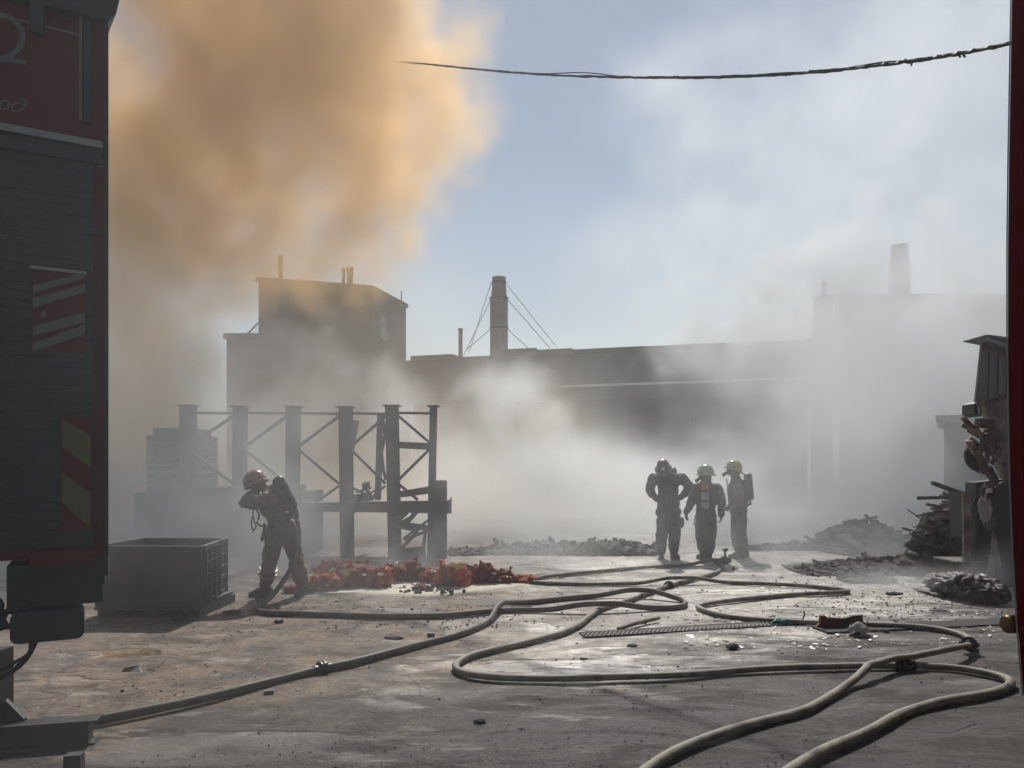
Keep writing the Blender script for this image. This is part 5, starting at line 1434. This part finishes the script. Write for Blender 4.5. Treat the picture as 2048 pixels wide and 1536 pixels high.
    for sgn in (-1, 1):
        s0 = shL if sgn < 0 else shR
        m = MB(); m.tube(catmull([s0 + Vector((.08, 0, .02)), s0.lerp(chest, .35) + Vector((-.05, 0, .11)), s0.lerp(chest, .6) + Vector((-.13, 0, -.02)), V(545, 1034, D + sgn * .1) + Vector((-.08, 0, 0))], 6), .02, 8); m.build('shoulder_strap', M['black_rubber'], o, smooth=True)
    m = MB(); m.box(V(575, 1024, D - .16), (.03, .02, .03)); m.build('buckle', M['white_scrap'], o)
make_near_man()

def make_man_bent():
    D = 14.05
    o = thing('person', G(1336, 1118), 'firefighter with hands on hips and bowed head, leftmost of the three men', 'person')
    hipL, hipR = V(1326, 1042, D), V(1348, 1042, D)
    kL, kR = V(1322, 1082, D - .03), V(1348, 1082, D - .03)
    aL, aR = V(1323, 1108, D), V(1348, 1108, D); aL.z = aR.z = .1
    waist = V(1336, 1012, D); chest = V(1336, 972, D - .06); neck = V(1331, 948, D - .16)
    hc = V(1327, 939, D - .27)
    F = frame((-.18, -.42, .85), (-.12, -.85, -.45))
    shL, shR = V(1306, 957, D), V(1365, 957, D)
    elL, elR = V(1299, 979, D - .05), V(1380, 975, D - .05)
    wL, wR = V(1315, 1000, D - .07), V(1362, 995, D - .07)
    fuse('body', [[(hipL, .07), (kL, .05), (aL, .04)], [(hipR, .07), (kR, .05), (aR, .04)], [(hipL, .09), (waist, .11), (hipR, .09)], [(waist, .11), (chest, .13), (neck, .06), (hc, .06)],
                  [(shL, .05), (elL, .04), (wL, .03)], [(shR, .05), (elR, .04), (wR, .03)], [(shL, .06), (chest, .1), (shR, .06)]], head_shape(hc, F), M['skin'], o, voxel=.014, smooth=2)
    make_eyes(hc, F, o)
    tr = fuse('trousers', [[(V(1328, 1010, D), .14), (V(1345, 1010, D), .14)], [(V(1328, 1028, D), .135), (V(1346, 1028, D), .135)], [(V(1326, 1042, D), .128), (V(1324, 1064, D), .112), (kL, .108), (V(1323, 1100, D), .092)], [(V(1348, 1042, D), .122), (V(1350, 1064, D), .108), (kR, .105), (V(1348, 1100, D), .092)]],
              [], M['turnout_dark'], o, voxel=.014, smooth=4, folds=.05)
    for a, b in ((kL, aL), (kR, aR)): band(a.lerp(b, .3), a - b, .105, tr, 'reflect_dull', .03)
    make_boot(aL, aL + Vector((-.08, -.3, 0)), o, shin=V(1323, 1096, D)); make_boot(aR, aR + Vector((.08, -.3, 0)), o, shin=V(1348, 1096, D))
    jk = fuse('jacket', [[(V(1327, 1024, D), .15), (V(1347, 1024, D), .15)], [(V(1337, 1008, D), .17), (V(1336, 985, D - .03), .185), (chest, .19), (V(1334, 956, D - .06), .15), (neck, .09)],
                         [(shL, .098), (V(1334, 962, D - .05), .16), (shR, .098)], [(shL, .098), (elL, .082), (V(1306, 990, D - .07), .068), (wL, .056)], [(shR, .098), (elR, .085), (V(1372, 985, D - .07), .072), (wR, .06)]], [], M['turnout_dark'], o, voxel=.014, smooth=3, folds=.05)
    for s0, e0, w0 in ((shL, elL, wL), (shR, elR, wR)):
        band(s0.lerp(e0, .6), e0 - s0, .092, jk, 'reflect_dull', .03); band(e0.lerp(w0, .7), w0 - e0, .066, jk, 'reflect_dull', .025)
    make_glove(wL, (.6, -.3, -.35), (-.3, -.8, .5), o, curl=.7); make_glove(wR, (-.6, -.3, -.35), (.3, -.8, .5), o, curl=.7, left=True)
    fuse('hood', [[(neck, .085), (hc + F @ Vector((0, -.02, -.04)), .09)]], [(hc + F @ Vector((0, -.02, -.005)), (.09, .092, .11), F)], M['turnout_dark'], o, voxel=.012, smooth=3)
    make_helmet(hc + F @ Vector((0, -.005, .04)), F @ Vector((0, 0, 1)), F @ Vector((0, 1, 0)), M['helmet_brown'], o, 1.02, brim=.075)
    make_cylinder(V(1350, 990, D + .26), V(1345, 935, D + .16), .075, o, M['tank'])
    fuse('thigh_pouch', [[(V(1362, 1040, D), .06), (V(1362, 1050, D), .06)]], [], M['turnout_dark'], o, voxel=.011, smooth=3)
    m = MB(); m.lathe([(.17, -.03), (.178, -.025), (.178, .025), (.17, .03)], V(1337, 1012, D), (0, 0, 1), 28, sx=1.0, sy=.98); m.build('waist_belt', M['black_rubber'], o)
    for x_ in (1322, 1350):
        m = MB(); m.tube(catmull([V(x_, 957, D + .1), V(x_, 955, D - .13), V(x_, 975, D - .26), V(x_ + (6 if x_ < 1330 else -6), 1008, D - .17)], 6), .018, 8); m.build('shoulder_strap', M['black_rubber'], o, smooth=True)
make_man_bent()

def make_man_back():
    D = 13.75
    o = thing('person', G(1412, 1122), 'firefighter in pale lime helmet seen from behind, red topped air cylinder on back', 'person')
    hipL, hipR = V(1402, 1050, D), V(1421, 1050, D)
    kL, kR = V(1403, 1084, D - .02), V(1421, 1084, D - .12)
    aL, aR = V(1406, 1110, D + .08), V(1418, 1112, D - .02); aL.z = .1; aR.z = .1
    waist = V(1412, 1024, D); chest = V(1411, 985, D + .02); neck = V(1413, 965, D + .02)
    hc = V(1411, 950, D + .01)
    F = frame((-.05, .05, 1), (-.8, .6, -.08))
    shL, shR = V(1391, 976, D), V(1434, 977, D)
    elL, elR = V(1383, 1003, D), V(1443, 1006, D)
    wL, wR = V(1373, 1024, D - .05), V(1442, 1030, D - .02)
    fuse('body', [[(hipL, .07), (kL, .05), (aL, .04)], [(hipR, .07), (kR, .05), (aR, .04)], [(hipL, .09), (waist, .11), (hipR, .09)], [(waist, .11), (chest, .12), (neck, .06), (hc, .06)],
                  [(shL, .05), (elL, .04), (wL, .03)], [(shR, .05), (elR, .04), (wR, .03)], [(shL, .06), (chest, .1), (shR, .06)]], head_shape(hc, F), M['skin'], o, voxel=.014, smooth=2)
    make_eyes(hc, F, o)
    tr = fuse('trousers', [[(V(1405, 1036, D), .13), (V(1420, 1036, D), .13)], [(hipL, .118), (kL, .092), (V(1406, 1102, D + .06), .078)], [(hipR, .118), (kR, .092), (V(1418, 1104, D - .04), .078)]], [], M['turnout_dark'], o, voxel=.014, smooth=4, folds=.05)
    for a, b in ((kL, aL), (kR, aR)): band(a.lerp(b, .4), a - b, .092, tr, 'reflect_dull', .03)
    make_boot(aL, aL + Vector((-.1, .3, 0)), o, shin=V(1406, 1098, D + .06)); make_boot(aR, aR + Vector((.03, .3, 0)), o, shin=V(1418, 1100, D - .04))
    jk = fuse('jacket', [[(V(1405, 1040, D), .13), (V(1420, 1040, D), .13)], [(V(1412, 1030, D), .17), (V(1412, 1005, D), .175), (chest, .175), (V(1412, 972, D), .13), (neck, .088)],
                         [(shL, .092), (V(1412, 978, D), .14), (shR, .092)], [(shL, .092), (elL, .078), (V(1378, 1016, D - .03), .066), (wL, .052)], [(shR, .095), (V(1440, 990, D), .09), (elR, .082), (wR, .058)]], [], M['turnout_dark'], o, voxel=.014, smooth=3, folds=.05)
    for s0, e0, w0 in ((shL, elL, wL), (shR, elR, wR)):
        band(s0.lerp(e0, .5), e0 - s0, .092, jk, 'reflect_dull', .03); band(e0.lerp(w0, .8), w0 - e0, .066, jk, 'reflect_dull', .025)
    make_glove(wL, (-.05, -.1, -.9), (-.8, -.3, 0), o, curl=.45, left=True); make_glove(wR, (0, -.1, -.9), (.8, -.3, 0), o, curl=.8)
    fuse('hood', [[(neck, .085), (hc + F @ Vector((0, -.02, -.04)), .09)]], [(hc + F @ Vector((0, -.02, -.005)), (.09, .092, .11), F)], M['turnout_dark'], o, voxel=.012, smooth=3)
    make_head_parts(hc, F, o, True)
    make_helmet(hc + F @ Vector((0, -.005, .035)), F @ Vector((0, -.05, 1)), F @ Vector((0, 1, 0)), M['helmet_lime'], o, 1.03, brim=.03)
    make_cylinder(V(1411, 1018, D - .24), V(1410, 964, D - .22), .072, o, M['tank_pale'], M['tank_red'])
    m = MB(); m.box(V(1411, 1000, D - .17), (.24, .04, .5)); m.build('back_plate', M['black_rubber'], o)
    m = MB(); m.lathe([(.172, -.03), (.18, -.025), (.18, .025), (.172, .03)], V(1412, 1028, D), (0, 0, 1), 28); m.build('waist_belt', M['black_rubber'], o)
    m = MB(); m.tube([V(1391, 1030, D - .14), V(1389, 1042, D - .15), V(1388, 1050, D - .15)], .01, 6); m.build('hanging_strap', M['black_rubber'], o)
make_man_back()

def make_man_side():
    D = 14.15
    o = thing('person', G(1480, 1116), 'upright firefighter in yellow helmet and mask facing left, rightmost of the three', 'person')
    hip0, hip1 = V(1476, 1036, D - .09), V(1481, 1036, D + .09)
    k0, k1 = V(1474, 1076, D - .1), V(1482, 1076, D + .1)
    a0, a1 = V(1478, 1108, D - .1), V(1487, 1108, D + .1); a0.z = a1.z = .1
    waist = V(1475, 1015, D); chest = V(1472, 978, D); neck = V(1472, 958, D)
    hc = V(1467, 941, D)
    F = frame((.08, 0, 1), (-1, .12, -.05))
    sh0, sh1 = V(1474, 972, D - .2), V(1474, 970, D + .2)
    e0_, e1_ = V(1476, 999, D - .22), V(1476, 999, D + .22)
    w0_, w1_ = V(1464, 1014, D - .2), V(1464, 1014, D + .2)
    fuse('body', [[(hip0, .07), (k0, .05), (a0, .04)], [(hip1, .07), (k1, .05), (a1, .04)], [(hip0, .09), (waist, .11), (hip1, .09)], [(waist, .11), (chest, .12), (neck, .06), (hc, .06)],
                  [(sh0, .05), (e0_, .04), (w0_, .03)], [(sh1, .05), (e1_, .04), (w1_, .03)], [(sh0, .06), (chest, .1), (sh1, .06)]], head_shape(hc, F), M['skin'], o, voxel=.014, smooth=2)
    make_eyes(hc, F, o)
    tr = fuse('trousers', [[(V(1477, 1020, D - .04), .15), (V(1477, 1020, D + .04), .15)], [(hip0, .13), (V(1474, 1060, D - .1), .125), (k0, .115), (V(1480, 1100, D - .1), .1)], [(hip1, .13), (V(1480, 1060, D + .1), .12), (k1, .11), (V(1487, 1100, D + .1), .1)]], [], M['turnout_dark'], o, voxel=.014, smooth=4, folds=.05)
    for a, b in ((k0, a0), (k1, a1)): band(a.lerp(b, .4), a - b, .108, tr, 'reflect_dull', .03)
    make_boot(a0, a0 + Vector((-.3, 0, 0)), o, shin=V(1480, 1097, D - .1)); make_boot(a1, a1 + Vector((-.3, .05, 0)), o, shin=V(1487, 1097, D + .1))
    jk = fuse('jacket', [[(V(1477, 1022, D), .165), (V(1474, 1000, D), .165), (chest, .165), (V(1473, 965, D), .12), (neck, .085)], [(sh0, .092), (chest, .14), (sh1, .092)],
                         [(sh0, .092), (e0_, .08), (w0_, .055)], [(sh1, .092), (e1_, .08), (w1_, .055)]], [], M['turnout'], o, voxel=.014, smooth=3, folds=.05)
    for s0, e0, w0 in ((sh0, e0_, w0_), (sh1, e1_, w1_)):
        band(s0.lerp(e0, .5), e0 - s0, .092, jk, 'reflect_dull', .03); band(e0.lerp(w0, .8), w0 - e0, .066, jk, 'reflect_dull', .025)
    make_glove(w0_, (-.8, .1, -.3), (0, -1, .2), o, curl=.9, left=True); make_glove(w1_, (-.8, -.1, -.3), (0, 1, .2), o, curl=.9)
    fuse('hood', [[(neck, .085), (hc + F @ Vector((0, -.02, -.04)), .09)]], [(hc + F @ Vector((0, -.02, -.005)), (.09, .092, .11), F)], M['turnout_dark'], o, voxel=.012, smooth=3)
    make_head_parts(hc, F, o, True)
    Fh = F @ Matrix.Rotation(R(-14), 3, 'X')
    make_helmet(hc + F @ Vector((0, -.005, .04)), F @ Vector((0, -.22, 1)), F @ Vector((0, 1, 0)), M['helmet_yellow'], o, 1.0, brim=.05)
    make_cylinder(V(1500, 1001, D), V(1495, 946, D), .078, o, M['tank'])
    m = MB(); m.box(V(1488, 985, D), (.05, .26, .48), Matrix.Rotation(-.06, 3, 'Y')); m.build('back_plate', M['black_rubber'], o)
    m = MB(); m.lathe([(.168, -.03), (.176, -.025), (.176, .025), (.168, .03)], V(1476, 1014, D), (0, 0, 1), 28); m.build('waist_belt', M['black_rubber'], o)
    m = MB(); m.tube(catmull([V(1499, 1006, D - .02), V(1495, 1012, D - .05), V(1490, 1003, D - .12)], 5), .012, 6); m.build('air_line', M['black_rubber'], o, smooth=True)
    for s_ in (-1, 1):
        m = MB(); m.tube(catmull([V(1487, 968, D + s_ * .13), V(1475, 956, D + s_ * .13), V(1461, 966, D + s_ * .13), V(1460, 995, D + s_ * .12)], 6), .017, 8); m.build('shoulder_strap', M['black_rubber'], o, smooth=True)
    m = MB(); m.tube(catmull([V(1453, 958, D - .02), V(1456, 975, D - .05), V(1461, 990, D - .1)], 6), .011, 8); m.build('breathing_hose', M['black_rubber'], o, smooth=True)
make_man_side()

# ------------------------------------------------------------------ smoke (density grids worked out in world space)
_lat = {}
def vnoise(X, Y, Z, seed):
    if seed not in _lat:
        _lat[seed] = np.random.RandomState(seed).rand(64, 64, 64).astype(np.float32)
    T = _lat[seed]
    xi = np.floor(X).astype(np.int32); yi = np.floor(Y).astype(np.int32); zi = np.floor(Z).astype(np.int32)
    fx, fy, fz = X - xi, Y - yi, Z - zi
    fx = fx * fx * (3 - 2 * fx); fy = fy * fy * (3 - 2 * fy); fz = fz * fz * (3 - 2 * fz)
    x0, y0, z0 = xi & 63, yi & 63, zi & 63
    x1, y1, z1 = (xi + 1) & 63, (yi + 1) & 63, (zi + 1) & 63
    a = T[x0, y0, z0] * (1 - fx) + T[x1, y0, z0] * fx
    b = T[x0, y1, z0] * (1 - fx) + T[x1, y1, z0] * fx
    c = T[x0, y0, z1] * (1 - fx) + T[x1, y0, z1] * fx
    d = T[x0, y1, z1] * (1 - fx) + T[x1, y1, z1] * fx
    return (a * (1 - fy) + b * fy) * (1 - fz) + (c * (1 - fy) + d * fy) * fz
def fbm(X, Y, Z, scale, seed, octv=4, gain=0.55):
    s = 0; amp = 1; tot = 0
    for o in range(octv):
        k = 2.0 ** o / scale
        s = s + amp * vnoise(X * k + 17.3 * o, Y * k + 5.1 * o, Z * k + 9.7 * o, seed + o)
        tot += amp; amp *= gain
    return s / tot                       # about 0.5 +- 0.15
def sstep(a, b, v):
    t = np.clip((v - a) / (b - a), 0, 1)
    return t * t * (3 - 2 * t)
def puff(X, Y, Z, c, r):
    """1 in the middle of an ellipsoid, 0 at its rim, below 0 outside"""
    return 1.0 - np.sqrt(((X - c[0]) / r[0]) ** 2 + ((Y - c[1]) / r[1]) ** 2 + ((Z - c[2]) / r[2]) ** 2)

def smoke_material(name, color, aniso, absorb=(0, 0, 0)):
    m = bpy.data.materials.new(name); m.use_nodes = True
    nt = m.node_tree; N = nt.nodes; L = nt.links
    N.remove(N["Principled BSDF"])
    v = N.new("ShaderNodeVolumePrincipled")
    v.inputs['Color'].default_value = (*color, 1)
    v.inputs['Absorption Color'].default_value = (*absorb, 1)
    v.inputs['Density'].default_value = 1.0
    v.inputs['Anisotropy'].default_value = aniso
    L.new(v.outputs[0], N['Material Output'].inputs['Volume'])
    return m

def smoke_cloud(name, lo, hi, vox, field, mat, label, cat):
    nx, ny, nz = [max(2, int(round((hi[i] - lo[i]) / vox)) + 1) for i in range(3)]
    x = np.linspace(lo[0], hi[0], nx, dtype=np.float32)
    y = np.linspace(lo[1], hi[1], ny, dtype=np.float32)
    z = np.linspace(lo[2], hi[2], nz, dtype=np.float32)
    Z, Y, X = np.meshgrid(z, y, x, indexing='ij')          # x runs fastest
    d = np.clip(field(X, Y, Z), 0, None).astype(np.float32)
    # soft rims so no face of the domain shows
    m = max(3, int(0.8 / vox))
    for ax, n in ((2, nx), (1, ny)):
        w = np.clip(np.minimum(np.arange(n), np.arange(n)[::-1]) / m, 0, 1)
        sh = [1, 1, 1]; sh[ax] = n
        d *= w.reshape(sh)
    d *= np.clip(np.arange(nz)[::-1] / m, 0, 1).reshape(nz, 1, 1)
    n = nx * ny * nz
    me = bpy.data.meshes.new(name)
    me.vertices.add(n)
    co = np.stack([X.ravel(), Y.ravel(), Z.ravel()], 1).astype(np.float32)
    me.vertices.foreach_set("co", co.ravel())
    at = me.attributes.new("density", 'FLOAT', 'POINT')
    at.data.foreach_set("value", d.ravel())
    me.update()
    o = bpy.data.objects.new(name, me); col.objects.link(o)
    ng = bpy.data.node_groups.new(name + "_volume", 'GeometryNodeTree')
    ng.interface.new_socket("Geometry", in_out='INPUT', socket_type='NodeSocketGeometry')
    ng.interface.new_socket("Geometry", in_out='OUTPUT', socket_type='NodeSocketGeometry')
    N = ng.nodes; L = ng.links
    gi = N.new('NodeGroupInput'); go = N.new('NodeGroupOutput')
    vc = N.new('GeometryNodeVolumeCube')
    vc.inputs['Min'].default_value = lo; vc.inputs['Max'].default_value = hi
    vc.inputs['Resolution X'].default_value = nx
    vc.inputs['Resolution Y'].default_value = ny
    vc.inputs['Resolution Z'].default_value = nz
    pos = N.new('GeometryNodeInputPosition')
    sub = N.new('ShaderNodeVectorMath'); sub.operation = 'SUBTRACT'; sub.inputs[1].default_value = lo
    L.new(pos.outputs[0], sub.inputs[0])
    mul = N.new('ShaderNodeVectorMath'); mul.operation = 'MULTIPLY'
    mul.inputs[1].default_value = ((nx - 1) / (hi[0] - lo[0]), (ny - 1) / (hi[1] - lo[1]), (nz - 1) / (hi[2] - lo[2]))
    L.new(sub.outputs[0], mul.inputs[0])
    half = N.new('ShaderNodeVectorMath'); half.operation = 'ADD'; half.inputs[1].default_value = (.5, .5, .5)
    L.new(mul.outputs[0], half.inputs[0])
    fl = N.new('ShaderNodeVectorMath'); fl.operation = 'FLOOR'
    L.new(half.outputs[0], fl.inputs[0])
    dot = N.new('ShaderNodeVectorMath'); dot.operation = 'DOT_PRODUCT'; dot.inputs[1].default_value = (1, nx, nx * ny)
    L.new(fl.outputs[0], dot.inputs[0])
    na = N.new('GeometryNodeInputNamedAttribute'); na.data_type = 'FLOAT'; na.inputs['Name'].default_value = 'density'
    si = N.new('GeometryNodeSampleIndex'); si.data_type = 'FLOAT'; si.domain = 'POINT'; si.clamp = True
    L.new(gi.outputs[0], si.inputs['Geometry'])
    L.new(na.outputs['Attribute'], si.inputs['Value'])
    L.new(dot.outputs['Value'], si.inputs['Index'])
    L.new(si.outputs[0], vc.inputs['Density'])
    sm = N.new('GeometryNodeSetMaterial'); sm.inputs['Material'].default_value = mat
    L.new(vc.outputs[0], sm.inputs[0]); L.new(sm.outputs[0], go.inputs[0])
    md = o.modifiers.new("volume", 'NODES'); md.node_group = ng
    me.materials.append(mat)
    tag(o, label, cat, kind='stuff')
    return o

def puffs(X, Y, Z, specs):
    s = None
    for px, py, D, rx, rz, ry in specs:
        c = P(px, py, D)
        q = puff(X, Y, Z, c, (rx / FPX * D, ry, rz / FPX * D))
        s = q if s is None else np.maximum(s, q) + 0.25 * np.clip(np.minimum(s, q), 0, 1)
    return s
BROWN = [(500, -150, 38, 340, 260, 8), (330, 100, 38, 260, 260, 7), (200, 200, 36, 220, 260, 6), (590, 60, 38, 270, 250, 7), (710, 220, 38, 265, 220, 7), (500, 220, 38, 300, 260, 7),
         (480, 340, 37, 280, 210, 6), (650, 400, 38, 260, 180, 5), (460, 490, 36, 220, 130, 4.5), (290, 470, 33, 160, 230, 5), (275, 700, 28, 140, 260, 4), (260, 930, 22, 200, 250, 3.5)]
def puffs_w(X, Y, Z, specs):
    s = None
    for c, r in specs:
        q = puff(X, Y, Z, c, r)
        s = q if s is None else np.maximum(s, q)
    return s
def brown_field(X, Y, Z):
    k = 1.15
    w = 3.4 * (fbm(X, Y, Z, 7.0, 3, 4) - .5)
    w2 = 3.4 * (fbm(X, Y, Z, 7.0, 7, 4) - .5)
    s = puffs(X + w, Y, Z + w2, BROWN)
    n = fbm(X, Y, Z, 5.0, 11, 6, .62) - .5
    n3 = fbm(X + 3 * n, Y, Z + 3 * n, 1.9, 17, 4, .65) - .5
    d = sstep(-0.22, 0.34, s + 1.4 * n + .6 * n3) * np.clip(.19 + .55 * n + .65 * n3, .03, .6)
    # warm smoke lying low between the staging and the hall
    m = fbm(X, Y, Z, 3.0, 23, 4) - .5
    d += .075 * np.exp(-Z / 1.9) * sstep(17, 20, Y) * sstep(34, 28, Y) * np.clip(.8 + 5 * m, 0, 2.5) * sstep(4.5, 0.0, X) + .03 * np.exp(-Z / 4.5) * sstep(16, 19, Y) * sstep(34, 28, Y) * sstep(-1, -6, X)
    return d
WHITE = [(1800, 420, 33, 470, 440, 5.5), (1920, 200, 33, 380, 400, 5.5), (1600, 640, 31, 320, 240, 5), (1880, 760, 26, 360, 280, 4.5), (1420, 480, 33, 260, 290, 4.5), (1500, 230, 33, 300, 280, 4.5), (1960, 40, 33, 300, 260, 5),
         (1870, 900, 17.5, 330, 240, 2.6)]
BANK = [(980, 850, 23, 180, 85, 2.6), (1640, 800, 23, 250, 190, 3.5), (1880, 680, 27, 300, 200, 4.5), (620, 800, 26, 200, 130, 3), (1180, 930, 21, 300, 80, 3)]
def white_field(X, Y, Z):
    w = 3.2 * (fbm(X, Y, Z, 6.0, 71, 4) - .5); w2 = 3.2 * (fbm(X, Y, Z, 6.0, 75, 4) - .5)
    n = fbm(X + w, Y, Z + w2, 3.6, 31, 5, .64) - .5
    n2 = fbm(X + 4 * n, Y, Z + 2 * n, 1.5, 47, 4, .62) - .5
    low = np.exp(-np.clip(Z, 0, None) / .85) * sstep(15.2, 18.0, Y)          # bank lying on the yard
    mid = np.exp(-((Z - 2.6) / 1.6) ** 2) * sstep(15, 18, Y) * (1 - .5 * sstep(27, 33, Y))
    hole = 1 - .85 * sstep(0, .5, puff(X + w, Y, Z, (4.6, 22, 3.5), (4.0, 12, 2.1)))
    low = low * (.35 + .65 * hole)
    d = low * np.clip(0.75 + 3.6 * n + 2.8 * n2, 0, 3) * 0.42 + mid * hole * .05 * np.clip(-.5 + 11 * n + 8 * n2, 0, 4)
    s = puffs(X, Y, Z, WHITE)
    d = np.clip(d, 0, None) + sstep(-0.1, 0.7, s + 1.0 * n + .4 * n2) * np.clip(.052 + .14 * n + .15 * n2, 0.012, 1) * (1 + .9 * sstep(9, 4, Z))
    b = puffs(X, Y, Z, BANK)
    d += sstep(-0.1, 0.42, b + 2.4 * n + 2.2 * n2) * np.clip(.17 + .6 * n + .8 * n2, 0.02, 1) * hole
    d += .42 * sstep(14.4, 15.8, Y) * sstep(18.5, 16.8, Y) * sstep(3.5, 7.5, X + 2 * n) * np.exp(-Z / 5.0) * np.clip(1 + 4 * n, 0, 2)
    return d
def near_field(X, Y, Z):
    n = fbm(X, Y, Z, 2.2, 61, 5, .62) - .5
    n2 = fbm(X + 2 * n, Y, Z, .9, 65, 4, .62) - .5
    w = sstep(1.5, -4.0, X - .12 * Y) * np.exp(-np.clip(Z - .2, 0, None) / 2.2) * (.35 + .65 * sstep(5.5, 7.5, Y))
    d = w * np.clip(0.035 + 0.30 * n + .2 * n2, 0, 1)
    d += .008 * sstep(.3, -1.2, X) * sstep(4.6, 3.0, Y) * (1 + 1.5 * n)
    # thick smoke rolling low round the foot of the staging
    st = sstep(10.3, 11.6, Y) * sstep(.2, -1.2, X - 0.1) * np.exp(-Z / 1.1)
    d += st * np.clip(.03 + 2.0 * n + 1.3 * n2, 0, 1) + .46 * sstep(11.0, 13.6, Y) * sstep(-3.6, -6.2, X) * np.exp(-Z / 3.0) * .7
    # thin drift across the yard around the three men
    d += np.clip(.6 + 3.5 * n + 2 * n2, 0, 3) * sstep(10.8, 13.0, Y) * (.22 * np.exp(-Z / .5) + .32 * np.exp(-Z / 1.5)) * (.55 + .45 * sstep(5.6, 3.6, X)) * (.6 + .4 * sstep(-1.5, 1.0, X))
    # wisps curling off the rubbish heap on the right
    for c, r, k in (((5.7, 10.2, .1), (.8, .4, .3), 1.4), ((6.5, 10.0, .3), (.6, .4, .5), 1.1), ((5.0, 10.4, .08), (.7, .4, .2), 1.2)):
        d += k * np.clip(puff(X, Y, Z, c, r) + 2.2 * n + n2, 0, 1) * sstep(-.25, .1, puff(X, Y, Z, c, r))
    return d
smoke_brown = smoke_material('brown_smoke', (.945, .695, .37), .38)
smoke_white = smoke_material('white_smoke', (.885, .902, .905), .36)
smoke_near = smoke_material('drifting_smoke', (.84, .87, .875), .4)
haze_m = smoke_material('thin_haze', (.95, .97, 1.0), .4)
haze_m.node_tree.nodes['Principled Volume'].inputs['Density'].default_value = .002
m = MB(); m.box((0, 32.5, 18), (130, 85, 38.0))
tag(m.build('haze', haze_m), 'thin pale haze filling the air over the whole yard', 'haze', kind='stuff')
smoke_cloud('brown_smoke_plume', (-34.0, 15.0, 0.0), (9.0, 48.0, 33.0), .29, brown_field, smoke_brown,
            'thick tan brown smoke plume rising behind the left fire engine', 'smoke')
smoke_cloud('white_smoke_bank', (-16.0, 14.0, 0.0), (28.0, 40.0, 26.0), .26, white_field, smoke_white,
            'pale grey white smoke bank drifting over the yard in front of the factory', 'smoke')
def far_field(X, Y, Z):
    n = fbm(X, Y, Z, 9.0, 91, 4, .6) - .5
    return np.exp(-np.clip(Z, 0, None) / 8.5) * np.clip(.11 + .25 * n, 0.01, 1)
smoke_cloud('far_smoke', (-62.0, 56.0, 0.0), (52.0, 78.0, 28.0), .9, far_field, smoke_white,
            'pale smoke hanging in the distance behind the factory roofs', 'smoke')
smoke_cloud('drifting_smoke', (-9.0, 0.8, 0.0), (9.0, 14.6, 5.0), .125, near_field, smoke_near,
            'thin grey smoke drifting low over the left of the yard', 'smoke')
